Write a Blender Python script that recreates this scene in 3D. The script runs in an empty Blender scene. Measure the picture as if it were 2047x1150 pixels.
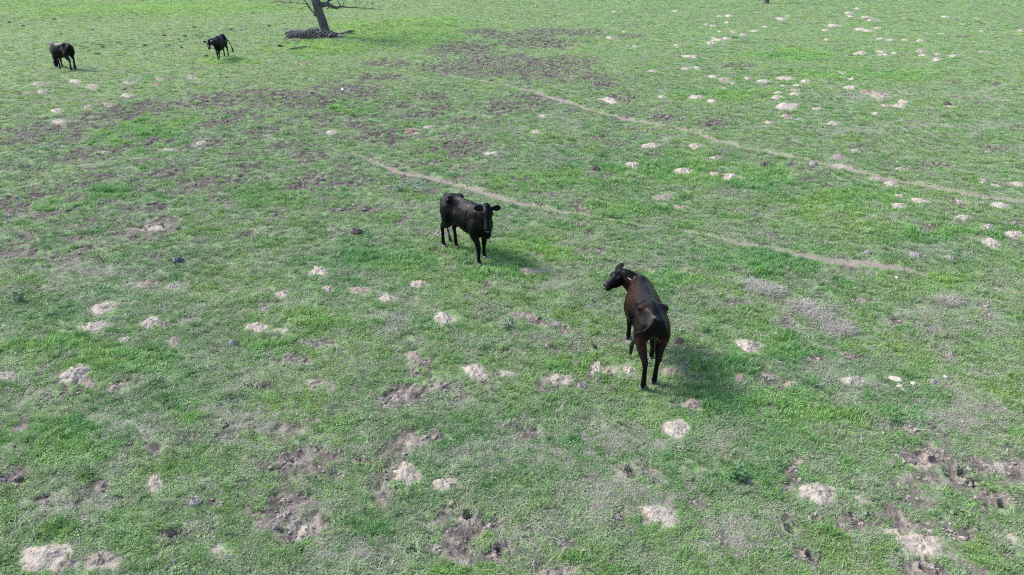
import bpy, bmesh, math, random, functools
import numpy as np
from mathutils import Vector, Matrix, Euler

random.seed(7)
RNG = np.random.default_rng(11)
SC = bpy.context.scene
R = math.radians

# ------------------------------------------------------------------ camera, sky, sun, exposure
CAM_H, PITCH, FPX = 6.4, 26.06, 1462.0
cam_d = bpy.data.cameras.new("camera")
cam = bpy.data.objects.new("camera", cam_d)
SC.collection.objects.link(cam)
cam.location = (0, 0, CAM_H)
cam.rotation_euler = (R(90 - PITCH), 0, 0)
cam_d.sensor_width = 36
cam_d.lens = FPX / 2047 * 36
cam_d.clip_end = 6000
SC.camera = cam

SUN_EL, SUN_AZ = 43.0, 164.0        # azimuth counted from +x towards +y: the sun stands to the left, a little behind the herd
world = bpy.data.worlds.new("World")
SC.world = world
world.use_nodes = True
wn = world.node_tree.nodes
wl = world.node_tree.links
bg = wn["Background"]
sky = wn.new("ShaderNodeTexSky")
sky.sky_type = 'NISHITA'
sky.sun_disc = False
sky.sun_elevation = R(SUN_EL)
sky.sun_rotation = R(90 - SUN_AZ)
sky.air_density = 1.0
sky.dust_density = 1.5
sky.ozone_density = 1.0
wl.new(sky.outputs[0], bg.inputs[0])
bg.inputs[1].default_value = 0.15
sun_d = bpy.data.lights.new("sun", 'SUN')
sun_d.energy = 2.2
sun_d.angle = R(14)
sun_d.color = (1.0, 0.975, 0.945)
sun = bpy.data.objects.new("sun", sun_d)
SC.collection.objects.link(sun)
sdir = Vector((math.cos(R(SUN_AZ)) * math.cos(R(SUN_EL)), math.sin(R(SUN_AZ)) * math.cos(R(SUN_EL)), math.sin(R(SUN_EL))))
sun.rotation_euler = sdir.to_track_quat('Z', 'Y').to_euler()
sun.location = sdir * 50
SC.view_settings.view_transform = 'Standard'
SC.view_settings.look = 'None'
SC.view_settings.gamma = 1
SC.view_settings.exposure = 1.30
SC.cycles.use_denoising = False
SC.cycles.filter_width = 1.15
SC.cycles.max_bounces = 5
SC.cycles.diffuse_bounces = 3

# ------------------------------------------------------------------ numpy noise
def _hash(ix, iy, seed):
    h = (ix.astype(np.int64) * 374761393 + iy.astype(np.int64) * 668265263 + seed * 974711) & 0xffffffff
    h = ((h ^ (h >> 13)) * 1274126177) & 0xffffffff
    h = h ^ (h >> 16)
    return (h & 0xffff) / 65535.0

def perlin(x, y, seed=0):
    xi = np.floor(x); yi = np.floor(y)
    xf = x - xi; yf = y - yi
    u = xf * xf * xf * (xf * (xf * 6 - 15) + 10)
    v = yf * yf * yf * (yf * (yf * 6 - 15) + 10)
    def g(dx, dy):
        a = _hash(xi + dx, yi + dy, seed) * (2 * np.pi)
        return np.cos(a) * (xf - dx) + np.sin(a) * (yf - dy)
    return 1.5 * ((g(0, 0) * (1 - u) + g(1, 0) * u) * (1 - v) + (g(0, 1) * (1 - u) + g(1, 1) * u) * v)

def fbm(x, y, octv=4, seed=0, gain=0.5):
    s = np.zeros(np.shape(x)); a = 1.0; t = 0
    for i in range(octv):
        s = s + a * perlin(x * 2 ** i + 17.3 * i, y * 2 ** i - 9.1 * i, seed + i)
        t += a; a *= gain
    return s / t * 1.4

def sstep(a, b, x):
    t = np.clip((x - a) / (b - a), 0, 1)
    return t * t * (3 - 2 * t)

# ------------------------------------------------------------------ relief and pixel <-> ground
def relief(x, y):
    x = np.asarray(x, float); y = np.asarray(y, float)
    h = 0.14 * perlin(x / 7.0, y / 9.0, 3) + 0.05 * perlin(x / 2.6, y / 3.1, 5)
    far = sstep(25, 60, np.hypot(x, y))
    h = h + far * 0.35 * perlin(x / 16, y / 13, 8)
    return h

_p = R(PITCH)
def ray(px, py):
    a = (px - 1023.5) / FPX; b = -(py - 575.0) / FPX
    return np.array([a, math.cos(_p) + b * math.sin(_p), -math.sin(_p) + b * math.cos(_p)])

@functools.lru_cache(None)
def _gp(px, py):
    d = ray(px, py); z = 0.0
    for _ in range(6):
        t = (z - CAM_H) / d[2]
        x, y = d[0] * t, d[1] * t
        z = float(relief(x, y))
    return (x, y, z)

def gp(px, py):
    return np.array(_gp(float(px), float(py)))

def ray_y(px, py, y):
    d = ray(px, py); t = y / d[1]
    return Vector((d[0] * t, y, CAM_H + d[2] * t))

# patches given as (px, py, half width, half height, tilt degrees): turned into ground ellipses
@functools.lru_cache(None)
def affine(cx, cy, rx, ry, ang=0):
    c = gp(cx, cy)
    ca, sa = math.cos(R(ang)), math.sin(R(ang))
    u = (gp(cx + rx * ca, cy - rx * sa) - gp(cx - rx * ca, cy + rx * sa)) / 2
    v = (gp(cx - ry * sa, cy - ry * ca) - gp(cx + ry * sa, cy + ry * ca)) / 2
    M = np.array([[u[0], v[0]], [u[1], v[1]]])
    return c, M

def blob_field(X, Y, blobs, warp=0.45, seed=40, freq=1.0, lo=1.15, hi=0.6):
    """max over blobs of a soft, noise-edged ellipse"""
    out = np.zeros(X.shape)
    for k, b in enumerate(blobs):
        c, M = affine(*b[:5])
        size = math.sqrt(abs(np.linalg.det(M)))
        R_ = 2.2 * max(np.hypot(*M[:, 0]), np.hypot(*M[:, 1]))
        sel = np.nonzero((np.abs(X - c[0]) < R_) & (np.abs(Y - c[1]) < R_))[0]
        if sel.size == 0: continue
        x = X[sel] - c[0]; y = Y[sel] - c[1]
        Mi = np.linalg.inv(M)
        a = Mi[0, 0] * x + Mi[0, 1] * y; b_ = Mi[1, 0] * x + Mi[1, 1] * y
        d = np.sqrt(a * a + b_ * b_)
        f = freq * 1.6 / max(size, 0.15)
        d = d + warp * fbm(X[sel] * f, Y[sel] * f, 4, seed + k, 0.6)
        w = b[5] if len(b) > 5 else 1.0
        out[sel] = np.maximum(out[sel], w * sstep(lo, hi, d))
    return out

DIRT = [(265,222,92,15,9),(95,258,105,13,4),(20,282,34,8),(155,308,45,9,10),(430,205,62,13,5),(510,190,50,11),(590,196,72,17),(770,127,42,8),
 (430,366,62,13,3),(640,364,56,10),(620,312,28,14),(298,457,62,18,10),(25,412,34,20,5),(35,503,42,18,5),(150,476,26,8),(118,516,22,9),(100,383,60,8,8),
 (205,350,42,8,6),(335,345,34,12,10),(270,415,30,7,8),(310,414,24,10,6),(900,135,60,13),(1000,130,90,20),(1085,137,80,22),(930,100,62,13),(1120,64,80,7),
 (1075,85,65,13),(1020,212,66,12),(1070,200,50,12),(860,192,34,9),(910,292,56,22),(765,272,44,14),(720,250,32,8),(1000,246,22,5),(760,155,50,7),(700,180,55,12),
 (1190,155,40,8),(1245,195,30,8),(1320,235,26,8),(1430,245,40,9),(1210,170,30,6),(420,285,40,10,8),(520,262,40,7,6),(440,245,44,8,8),(230,300,46,8,10),(310,283,40,8,8),
 (600,925,62,26,12),(590,1035,62,48),(655,905,30,18),(955,1075,78,42),(905,1050,30,40),(800,790,45,20,25),(870,772,32,12),(160,777,42,16,20),(245,772,34,10,10),
 (285,895,36,24),(45,848,22,14),(32,952,34,16,15),(348,1068,34,16),(498,1022,18,11),(592,718,32,9),(632,684,38,9),(522,773,28,8),(1060,866,22,12),(1275,940,34,14),
 (1090,775,24,12),(1850,908,56,22),(1885,945,60,24,-20),(1690,1045,64,20,-12),(1790,1035,46,18,-30),(1900,1060,58,20,-8),(1605,1108,40,14,-20),(1572,1050,18,22),
 (2000,1000,50,16,-20),(2033,930,42,20),(1850,1135,46,18),(1805,860,30,14),(1940,1020,40,14),(1120,700,30,8),(1075,640,60,10,-20),(1020,705,26,8),(820,790,30,20),
 (1470,605,30,7),(1700,712,26,7),(1630,716,22,7),(1890,705,26,9,-20),(1255,745,10,6),(1065,510,20,6),(1200,352,30,6),(1190,338,11,5),(1460,380,28,5),(1660,372,22,6),(1100,390,22,6),
 (600,375,40,7),(500,335,24,7),(735,360,30,6),(1870,330,30,5),(1990,295,30,5),(1000,70,40,5),(1260,72,26,4),(1480,130,30,5),(1620,340,50,6,-18),(1200,500,30,6),(1440,345,18,5),
 (790,210,30,8),(850,230,36,7),(930,240,28,6),(650,235,34,8),(560,290,30,8,5),(480,225,40,7,6),(690,420,26,6),(740,420,24,6),(880,215,22,6),(1130,120,60,9),(960,62,40,5),
 (1720,600,25,6),(1790,640,22,6),(720,920,20,10),(90,1000,26,12),(430,1005,22,10),(300,985,18,10),(1250,680,14,6)]
ZONE = [(230,270,260,90,3),(560,240,330,110,2),(800,300,260,80),(180,420,220,100,6),(1250,240,160,50),(560,370,260,60),(620,950,90,160),(1900,950,190,110),(950,1060,110,80),(870,760,110,50)]
SANDP = [(830,882,30,14,20),(1645,988,46,22),(1840,1090,52,26),(1110,760,46,12),(1015,746,34,8),(125,662,24,9,10),(210,1125,50,18,15),(815,950,34,26),(1720,1000,24,18),
 (1780,1060,40,16),(1550,577,30,7),(1690,333,30,7,-14),(1410,940,10,14),(900,1000,20,8),(430,1100,30,16),(600,1050,30,24),(1140,1140,50,14),(1230,740,40,14),
(300,455,40,9,10),(560,660,30,8),(1990,930,30,14),(2020,1070,40,16,-20),(1600,920,20,8),(1840,930,30,12)]
STRAW = [(1520,572,42,10,-15),(1545,588,30,9),(1620,628,56,18,-25),(1680,660,34,15,-20),(1570,600,40,8),(1895,603,30,9,-30),(1660,630,40,14),(1985,302,60,10),(2010,250,60,10),(1700,260,80,12),
 (1850,250,90,14),(1130,487,30,8),(1060,541,24,7),(160,540,100,24),(640,770,60,20),(1000,900,120,40),(1250,980,140,60),(1450,1080,120,40),(1950,830,110,50),(1750,780,90,30),(1900,640,120,40),
 (250,850,110,40),(120,1000,90,40),(500,840,120,40),(750,640,100,25),(1010,640,26,12),(330,570,70,14),(1750,190,120,12),(1950,190,80,16),(1230,880,130,40),(700,1100,90,40),(1100,560,40,26),(380,640,26,14)]
LUSH = [(800,72,130,26),(720,55,70,14),(300,14,320,16),(860,45,100,14),(640,95,110,18),(450,120,70,8),(320,250,120,24,8),(260,285,120,20,6),(180,395,120,16,10),(700,215,60,14),(560,390,120,20),(870,300,60,18),
 (1060,500,120,26),(980,545,90,24),(1320,340,140,30),(1500,360,110,26),(1700,400,130,30),(1560,520,140,30),(1600,700,120,24),(1500,800,150,40),(1460,740,90,30),(1650,830,140,20),(1150,730,60,26),
 (520,690,60,16),(380,840,40,16),(250,720,140,24),(120,690,120,26),(1340,560,60,20),(1230,420,120,16),(1100,360,110,20),(130,880,120,50),(780,520,160,26),(630,640,120,20),(1860,460,140,22),(560,200,60,10),
 (1590,110,110,16),(1720,150,160,12),(1440,190,120,12),(1460,950,60,18),(1900,560,60,16),(120,1060,50,20)]
PATHS = [  # polyline px, half width px at each
 ([(880,146,2),(940,158,3),(1000,167,3),(1080,187,4),(1140,206,5),(1200,224,5),(1262,240,5),(1350,253,4),(1440,281,5),(1500,296,5),(1560,309,5),(1620,321,6),(1690,335,7),(1750,351,7),(1830,365,7),(1900,380,8),(1970,392,7),(2060,404,7)]),
 ([(690,303,2),(735,318,4),(790,341,6),(850,352,6),(930,373,6),(1010,398,7),(1070,411,6),(1120,420,6),(1180,430,4),(1280,446,3.5),(1400,466,4),(1480,484,6),(1540,494,7),(1600,506,8),(1690,522,9),(1790,532,7),(1870,548,4),(1960,565,3),(2060,590,3)]),
]
RUTS = [([(560,18,2),(700,17,1.5),(800,14,1.5),(1000,15,1.5),(1120,19,2),(1300,20,1.5),(1500,22,1.2),(1650,25,1.2),(1820,22,2),(2060,16,2)]),
        ([(1000,24,1.2),(1180,24,1.2),(1400,40,1.0),(1700,33,1.0)])]
HOLES = [(605,1104,9),(718,918,7),(938,1028,10),(825,1102,9),(1262,944,13),(1582,1058,9),(2036,752,9),(1905,950,13),(1928,948,9),(1622,1112,8),(1000,1098,9),(350,1066,12),(1852,1138,9),(2010,1010,9),
         (935,900,0),(430,852,9),(450,850,8),(1870,920,8),(1745,1032,7),(1530,593,6),(1990,1118,7),(45,955,10),(745,880,7),(985,690,6)]

def path_field(X, Y, lines, seed=60, wob=0.5):
    out = np.zeros(X.shape)
    for k, ln in enumerate(lines):
        pts = [(gp(p[0], p[1]), p[2] * np.linalg.norm(gp(p[0], p[1]) - np.array([0, 0, CAM_H])) / FPX) for p in ln]
        pts = [(p, w) for p, w in pts]
        for (a, wa), (b, wb) in zip(pts[:-1], pts[1:]):
            m = max(wa, wb) * 3 + 0.6
            sel = np.nonzero((X > min(a[0], b[0]) - m) & (X < max(a[0], b[0]) + m) & (Y > min(a[1], b[1]) - m) & (Y < max(a[1], b[1]) + m))[0]
            if sel.size == 0: continue
            ab = b[:2] - a[:2]; L2 = ab @ ab
            wx = X[sel] + 0.10 * perlin(X[sel] / 0.9, Y[sel] / 0.9, 71); wy = Y[sel] + 0.10 * perlin(X[sel] / 0.9, Y[sel] / 0.9, 72)
            t = np.clip(((wx - a[0]) * ab[0] + (wy - a[1]) * ab[1]) / L2, 0, 1)
            d = np.hypot(wx - a[0] - t * ab[0], wy - a[1] - t * ab[1]) / (1.45 * (wa + (wb - wa) * t))
            d = d * (0.9) + wob * fbm(X[sel] * 3.1, Y[sel] * 3.1, 3, seed + k)
            out[sel] = np.maximum(out[sel], sstep(1.5, 0.75, d))
    return out

# ------------------------------------------------------------------ mounds: px, py, half w, half h, tilt, tone, label
# tone: 0 pale sand, 1 pinkish soil, 2 brown soil
ML = [
 (88,1112,52,28,20,0,"largest pale sand mound, at the bottom left corner of the pasture"),
 (128,1132,30,14,20,1,"low sandy heap just right of the largest mound at the bottom left"),
 (202,1118,34,18,15,1,"spread sandy mound with grey dirt, third from the left along the bottom edge"),
 (310,966,15,22,-12,0,"narrow upright patch of bright sand standing alone in the lower left grass"),
 (150,747,30,15,15,0,"pale sand mound with a cracked crust near the left edge, above churned brown soil"),
 (12,753,18,11,5,0,"pale sand mound cut by the left edge of the photo"),
 (206,617,28,11,18,0,"upper of the two long pale sand mounds at the left"),
 (186,656,32,10,8,0,"lower and brighter of the two long pale sand mounds at the left"),
 (300,644,20,10,15,0,"white sand mound right of the two long mounds at the left"),
 (330,649,13,6,10,1,"small pinkish mound touching the white sand mound at the left"),
 (347,683,12,11,30,1,"small streaky sand patch below the pinkish mound at the left"),
 (250,680,13,7,5,0,"small pale mound below the bright long mound at the left"),
 (513,655,23,10,0,0,"bright sand mound above the round grey dung lump"),
 (636,542,20,8,0,0,"bright sand mound left of and lower than the black cow looking at the camera"),
 (655,578,13,6,0,0,"small sand mound just below the bright one left of the black cow"),
 (565,587,14,5,8,0,"thin little sand streak left of the small mound, in the left centre"),
 (718,581,20,7,0,1,"pinkish mound, third in the short row left of centre"),
 (777,596,19,8,0,0,"sand mound, fourth in the short row left of centre"),
 (836,568,20,7,4,0,"bright sand mound at the right end of the row, nearest the front cow's feet"),
 (886,638,22,12,-8,0,"sand mound halfway between the front cow and the lone sand heap below it"),
 (826,711,17,12,-15,1,"pinkish sand mound with a crumbled top left of the middle"),
 (813,944,25,19,-25,0,"left of the two pale heaps in the lower middle"),
 (890,966,26,14,5,0,"right of the two pale heaps in the lower middle"),
 (951,742,25,14,0,0,"tidy rounded pale sand heap left of the bird in the middle of the field"),
 (1120,757,26,10,-5,0,"wide broken sand mound between the rounded heap and the brown cow"),
 (1194,735,14,13,0,0,"upright bright sand mound just below the small black bird"),
 (1216,745,12,8,0,1,"pinkish crumbs of soil touching the mound below the bird"),
 (1258,740,14,8,0,0,"small sand mound left of the brown cow's hind hooves"),
 (1340,745,17,10,0,1,"dull sand mound in the brown cow's shadow, right of its hind legs"),
 (1384,808,20,12,-8,1,"grey sand mound at the lower edge of the brown cow's shadow"),
 (1352,857,27,20,-15,0,"big lumpy sand heap below the brown cow"),
 (1314,1030,42,17,-14,0,"long bright sand streak at the bottom, right of centre"),
 (1496,692,28,12,-14,0,"smooth bright sand heap right of the brown cow's flank"),
 (1480,757,13,11,-5,1,"small sand mound directly below the smooth bright heap"),
 (1702,761,24,11,0,0,"bright sand mound to the right of the brown cow, near three small stones"),
 (1580,771,14,8,-20,1,"small sloping sand mound between the cow's shadow and the stones"),
 (1636,985,36,20,-10,0,"large ragged sand mound with a dirt crown at the lower right"),
 (1842,1088,44,20,-20,0,"flat bare sandy scrape below the churned clods at the lower right"),
 (1106,1146,28,10,0,1,"sand mound cut by the bottom edge of the photo"),
 (1057,541,18,6,0,1,"dull mound just right of the front cow's forefeet"),
 (628,769,16,9,15,1,"small broken sand ring left of the middle"),
 (295,567,18,6,12,1,"faint sandy streak left of the small curved straw, at left"),
 (344,573,13,5,10,0,"faint pale mound below the black dung at left"),
 (1797,411,17,7,-5,0,"domed bright mound, lower left of the pair under the long trail at right"),
 (1841,401,18,6,-5,0,"bright mound, upper right of the pair under the long trail at right"),
 (1796,392,12,4,0,0,"thin pale mound just above the pair under the long trail"),
 (1998,411,20,6,-4,0,"wide pale mound near the right edge under the trail"),
 (1918,403,11,4,0,0,"small mound left of the wide pale one near the right edge"),
 (1924,435,17,5,-4,0,"pale mound in the middle of the right edge group"),
 (1975,455,12,6,0,0,"small round mound between the others at the right edge"),
 (2026,467,20,7,-5,0,"pale mound cut by the right edge of the photo"),
 (1980,486,20,9,-15,0,"lowest pale mound of the right edge group"),
 (2030,448,14,4,0,1,"narrow mound just above the one cut by the right edge"),
 (1750,357,16,5,0,0,"bright mound right under the end of the long bare trail"),
 (1781,368,13,6,-5,0,"mound just right of and below the bright one at the trail's end"),
 (1964,362,12,5,-10,0,"left of the three mounds above the trail at the right edge"),
 (1992,372,14,3,-10,0,"middle one of the three mounds above the trail at the right edge"),
 (2034,368,14,5,-8,0,"right of the three mounds above the trail at the right edge"),
 (1800,338,13,3,0,0,"thin pale mound above the trail at right"),
 (1676,314,16,6,0,1,"pinkish mound touching the upper side of the long trail"),
 (1709,302,8,4,0,0,"tiny round mound above the pinkish one by the long trail"),
 (1265,330,15,6,0,0,"pale mound alone in the grass above and left of the brown cow"),
 (1366,342,18,6,0,0,"bright mound, first of three in a row above the brown cow"),
 (1430,348,12,4,0,0,"small mound, second of three in a row above the brown cow"),
 (1460,353,19,6,-3,0,"bright mound, third of three in a row above the brown cow"),
 (1303,291,18,4,0,0,"flat bright mound below the trail, left of its middle"),
 (1389,292,13,5,0,0,"round bright mound below the trail, beneath its middle"),
 (1430,315,12,3,0,0,"thin pale mound below the trail, right of the round bright one"),
 (1322,394,18,5,0,1,"dull sandy patch high above the brown cow's head"),
 (1361,415,14,5,0,1,"dull pinkish patch between the cow's head and the row of three mounds"),
 (398,288,14,5,6,0,"lone bright mound in the left part of the field, among brown patches"),
 (664,264,12,4,0,0,"lone bright mound above and left of the front cow"),
 (857,254,10,3,0,0,"small white mound above the front cow's rump"),
 (823,263,14,6,0,2,"reddish brown mound left of the small white one above the front cow"),
 (982,307,13,5,0,0,"pale mound high above the front cow's head"),
 (1071,264,8,3,0,0,"tiny white mound below the start of the long trail"),
 (1085,232,9,3,0,0,"tiny pale mound right under the long trail's upper end"),
 (1218,201,16,5,-10,0,"bright mound just above the long trail, upper centre"),
 (1322,194,8,3,0,0,"small round white mound above the long trail"),
]
FARC = [  # clusters of look-alikes: label, [(px,py,hw,hh,tone)]
 ("small pale sand mound in the loose far right cluster below the big double mound",
  [(1573,233,12,4,1),(1536,245,11,3,0),(1665,247,14,4,0),(1632,218,12,3,0),(1750,227,8,3,0),(1596,238,5,2,0)]),
 ("small pale sand mound in the string above the big double mound at far right",
  [(1553,195,12,4,0),(1587,188,11,3,0),(1590,180,9,3,1),(1556,185,10,3,0),(1566,171,7,2,0),(1594,171,9,2,0)]),
 ("flat pale sand mound in the upper row of the far right cluster",
  [(1568,157,18,4,0),(1610,163,10,3,0),(1528,163,16,3,0),(1492,157,8,3,0),(1425,153,10,3,0),(1445,160,12,5,1),(1466,167,6,2,0),(1447,178,8,2,0)]),
 ("pale sand mound in the pair beside the far right dirt scar",
  [(1798,212,14,4,0),(1772,211,10,4,1),(1805,203,11,4,0),(1900,214,12,2,0)]),
 ("tiny far sand mound in the scattered line along the upper right meadow",
  [(1716,108,12,3,0),(1722,104,9,2,0),(1765,110,10,3,0),(1760,103,10,3,0),(1787,106,8,2,0),(1843,110,8,2,0),(1842,102,10,3,1),(1907,112,12,2,0),(1875,109,8,2,0),(1965,104,10,2,0),(1872,119,10,4,0)]),
 ("tiny far sand mound in the group left of the far thin tree trunk",
  [(1465,64,7,2.5,0),(1425,52,7,2,0),(1412,49,5,2,0),(1439,63,5,2,0),(1453,45,5,2,0),(1485,70,8,3,0),(1435,80,14,3,0),(1421,86,9,3,0),(1452,77,9,2,0),(1508,62,8,2,0),(1530,54,6,2,0),(1457,32,8,3,0),(1426,75,4,2,0),(1410,49,4,1.5,0),(1438,33,6,2,0)]),
 ("tiny far sand mound in the upper right meadow near the horizontal wheel ruts",
  [(1562,38,12,3,0),(1576,33,6,1.5,0),(1697,26,8,2.5,0),(1714,17,5,1.5,0),(1700,33,7,1.5,0),(1732,35,10,2,0),(1745,41,14,2,0),(1665,52,14,2.5,0),(1650,61,9,2,0),(1720,59,14,3,0),(1735,62,12,2,0),(1755,56,10,2,0),(1780,80,9,2,0),(1760,78,9,2,0),(1809,80,8,2,0),(1840,82,10,2.5,0),(1890,34,8,2,0),(1952,40,7,2.5,0),(1925,49,3,1.5,0),(1962,63,6,2,0),(1652,79,5,2,0),(1880,68,7,1.5,0),(2040,62,8,2,0)]),
 ("pale soil mound in the loose row below the grazing cow at far left",
  [(150,163,12,4,0),(187,175,13,5,1),(77,168,14,4,1),(256,166,10,4,1),(254,191,12,4,0),(318,158,10,3,1),(381,155,10,4,1),(85,182,10,4,1),(316,169,9,3,2),(65,187,14,3,2)]),
 ("pale mound just above the long brown churned band at left",
  [(113,221,14,4,0),(176,215,9,5,1),(217,209,10,4,1),(116,243,14,4,0),(203,304,12,3,0),(339,299,14,3,0)]),
 ("tiny pale mound above the start of the long trail",
  [(1218,76,8,2.5,0),(1353,91,7,2.5,0),(1379,113,16,3,0),(1370,138,9,3,0),(1393,136,6,3,0),(1303,143,12,2.5,0),(1228,24,6,1.5,0),(1350,22,6,1.5,0),(1247,64,4,1.5,0),(1268,93,5,1.5,0)]),
]
FARU = [  # few larger far ones with labels of their own
 (1574,212,24,7,0,"big double mound of pale soil, largest in the far right cluster"),
 (1758,192,18,6,1,"large pinkish mound at far right beside a reddish dirt scar"),
 (1734,184,14,4,2,"reddish brown dirt scar left of the large pinkish mound at far right"),
 (1700,175,12,4,0,"single bright rounded mound left of the reddish scar at far right"),
 (1393,194,17,4,0,"pale mound with a dark dirt tail at its left, upper right"),
 (1424,202,9,4,0,"small mound just right of the one with the dark dirt tail"),
 (1682,146,8,3,0,"lone small yellowish mound above the reddish scar at far right"),
 (1703,158,8,2,0,"yellow sandy speck right of the lone small yellowish mound"),
 (610,128,10,3,2,"rusty little mound below the big bare tree"),
]
MOUNDS = [m for m in ML] + [(a, b, c, d, 0, t, l) for a, b, c, d, t, l in FARU]
for lab, mem in FARC:
    for (a, b, c, d, t) in mem:
        MOUNDS.append((a, b, c, d, 0, t, lab))
# flat ones are only stained ground plus a low crust
# ------------------------------------------------------------------ material helpers
def new_mat(name):
    m = bpy.data.materials.new(name); m.use_nodes = True
    nt = m.node_tree
    bs = nt.nodes["Principled BSDF"]
    return m, nt, bs

def N(nt, t, **kw):
    n = nt.nodes.new(t)
    for k, v in kw.items():
        setattr(n, k, v)
    return n

def mix_rgb(nt, fac, a, b, mode='MIX'):
    n = nt.nodes.new("ShaderNodeMix"); n.data_type = 'RGBA'; n.blend_type = mode
    for sock, v in ((n.inputs[0], fac), (n.inputs[6], a), (n.inputs[7], b)):
        if isinstance(v, (int, float)): sock.default_value = v
        elif isinstance(v, (tuple, list)): sock.default_value = (*v[:3], 1)
        else: nt.links.new(v, sock)
    return n.outputs[2]

def noise_tex(nt, scale, detail=4, rough=0.6, vec=None, dist=0.0):
    n = nt.nodes.new("ShaderNodeTexNoise")
    n.inputs["Scale"].default_value = scale; n.inputs["Detail"].default_value = detail
    n.inputs["Roughness"].default_value = rough; n.inputs["Distortion"].default_value = dist
    if vec is not None: nt.links.new(vec, n.inputs["Vector"])
    return n

def ramp(nt, src, stops):
    n = nt.nodes.new("ShaderNodeValToRGB")
    e = n.color_ramp.elements
    while len(e) < len(stops): e.new(0.5)
    for i, (p, c) in enumerate(stops):
        e[i].position = p
        e[i].color = (c, c, c, 1) if isinstance(c, (int, float)) else (*c, 1)
    nt.links.new(src, n.inputs[0])
    return n.outputs[0]

def bump(nt, bs, height, strength, dist):
    b = nt.nodes.new("ShaderNodeBump")
    b.inputs["Strength"].default_value = strength; b.inputs["Distance"].default_value = dist
    nt.links.new(height, b.inputs["Height"]); nt.links.new(b.outputs[0], bs.inputs["Normal"])

GREEN_A = np.array([0.200, 0.335, 0.085])      # yellow-green blades
GREEN_B = np.array([0.125, 0.265, 0.088])      # blue-green blades
GREY_G  = np.array([0.285, 0.318, 0.205])      # tired, greyish grass
STRAW_C = np.array([0.400, 0.372, 0.310])
DIRT_C  = np.array([0.200, 0.164, 0.142])
DIRT_D  = np.array([0.082, 0.067, 0.059])
SAND_C  = np.array([0.455, 0.390, 0.318])
SAND_P  = np.array([0.330, 0.272, 0.222])

def ground_material():
    m, nt, bs = new_mat("ground")
    at = N(nt, "ShaderNodeAttribute", attribute_name="col")
    bare = N(nt, "ShaderNodeAttribute", attribute_name="bare")
    geo = N(nt, "ShaderNodeNewGeometry")
    n1 = noise_tex(nt, 11, 6, 0.7, geo.outputs["Position"])
    n2 = noise_tex(nt, 45, 4, 0.65, geo.outputs["Position"])
    n3 = noise_tex(nt, 2.3, 5, 0.65, geo.outputs["Position"])
    green = mix_rgb(nt, ramp(nt, n3.outputs[0], [(0.35, 0.0), (0.65, 1.0)]), tuple(GREEN_B * 0.9), tuple(GREEN_A * 0.95))
    thatch = mix_rgb(nt, ramp(nt, n2.outputs[0], [(0.35, 0.0), (0.7, 1.0)]), (0.12, 0.11, 0.095), (0.29, 0.27, 0.245))
    sod = mix_rgb(nt, ramp(nt, n1.outputs[0], [(0.40, 0.0), (0.60, 1.0)]), green, thatch)
    base = mix_rgb(nt, bare.outputs["Fac"], mix_rgb(nt, 0.55, at.outputs["Color"], sod), at.outputs["Color"])
    v = ramp(nt, n2.outputs[0], [(0.25, 0.62), (0.75, 1.3)])
    base = mix_rgb(nt, 1.0, base, v, 'MULTIPLY')
    nt.links.new(base, bs.inputs["Base Color"])
    bs.inputs["Roughness"].default_value = 0.95
    bs.inputs["Specular IOR Level"].default_value = 0.1
    add = N(nt, "ShaderNodeMath", operation='ADD')
    nt.links.new(n1.outputs[0], add.inputs[0]); nt.links.new(n2.outputs[0], add.inputs[1])
    bump(nt, bs, add.outputs[0], 0.8, 0.035)
    return m
M_GROUND = ground_material()

# ------------------------------------------------------------------ ground heights & colours
MPREP = []
for (a, b, c, d, ang, tone, lab) in MOUNDS:
    cc, MM = affine(a, b, c, d, ang)
    MPREP.append((cc, MM, tone, lab))
HPREP = []
for (hx, hy, r) in HOLES:
    if r <= 0: continue
    p = gp(hx, hy); s = np.linalg.norm(p - np.array([0, 0, CAM_H])) / FPX
    HPREP.append((p, r * s * 1.1))

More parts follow.
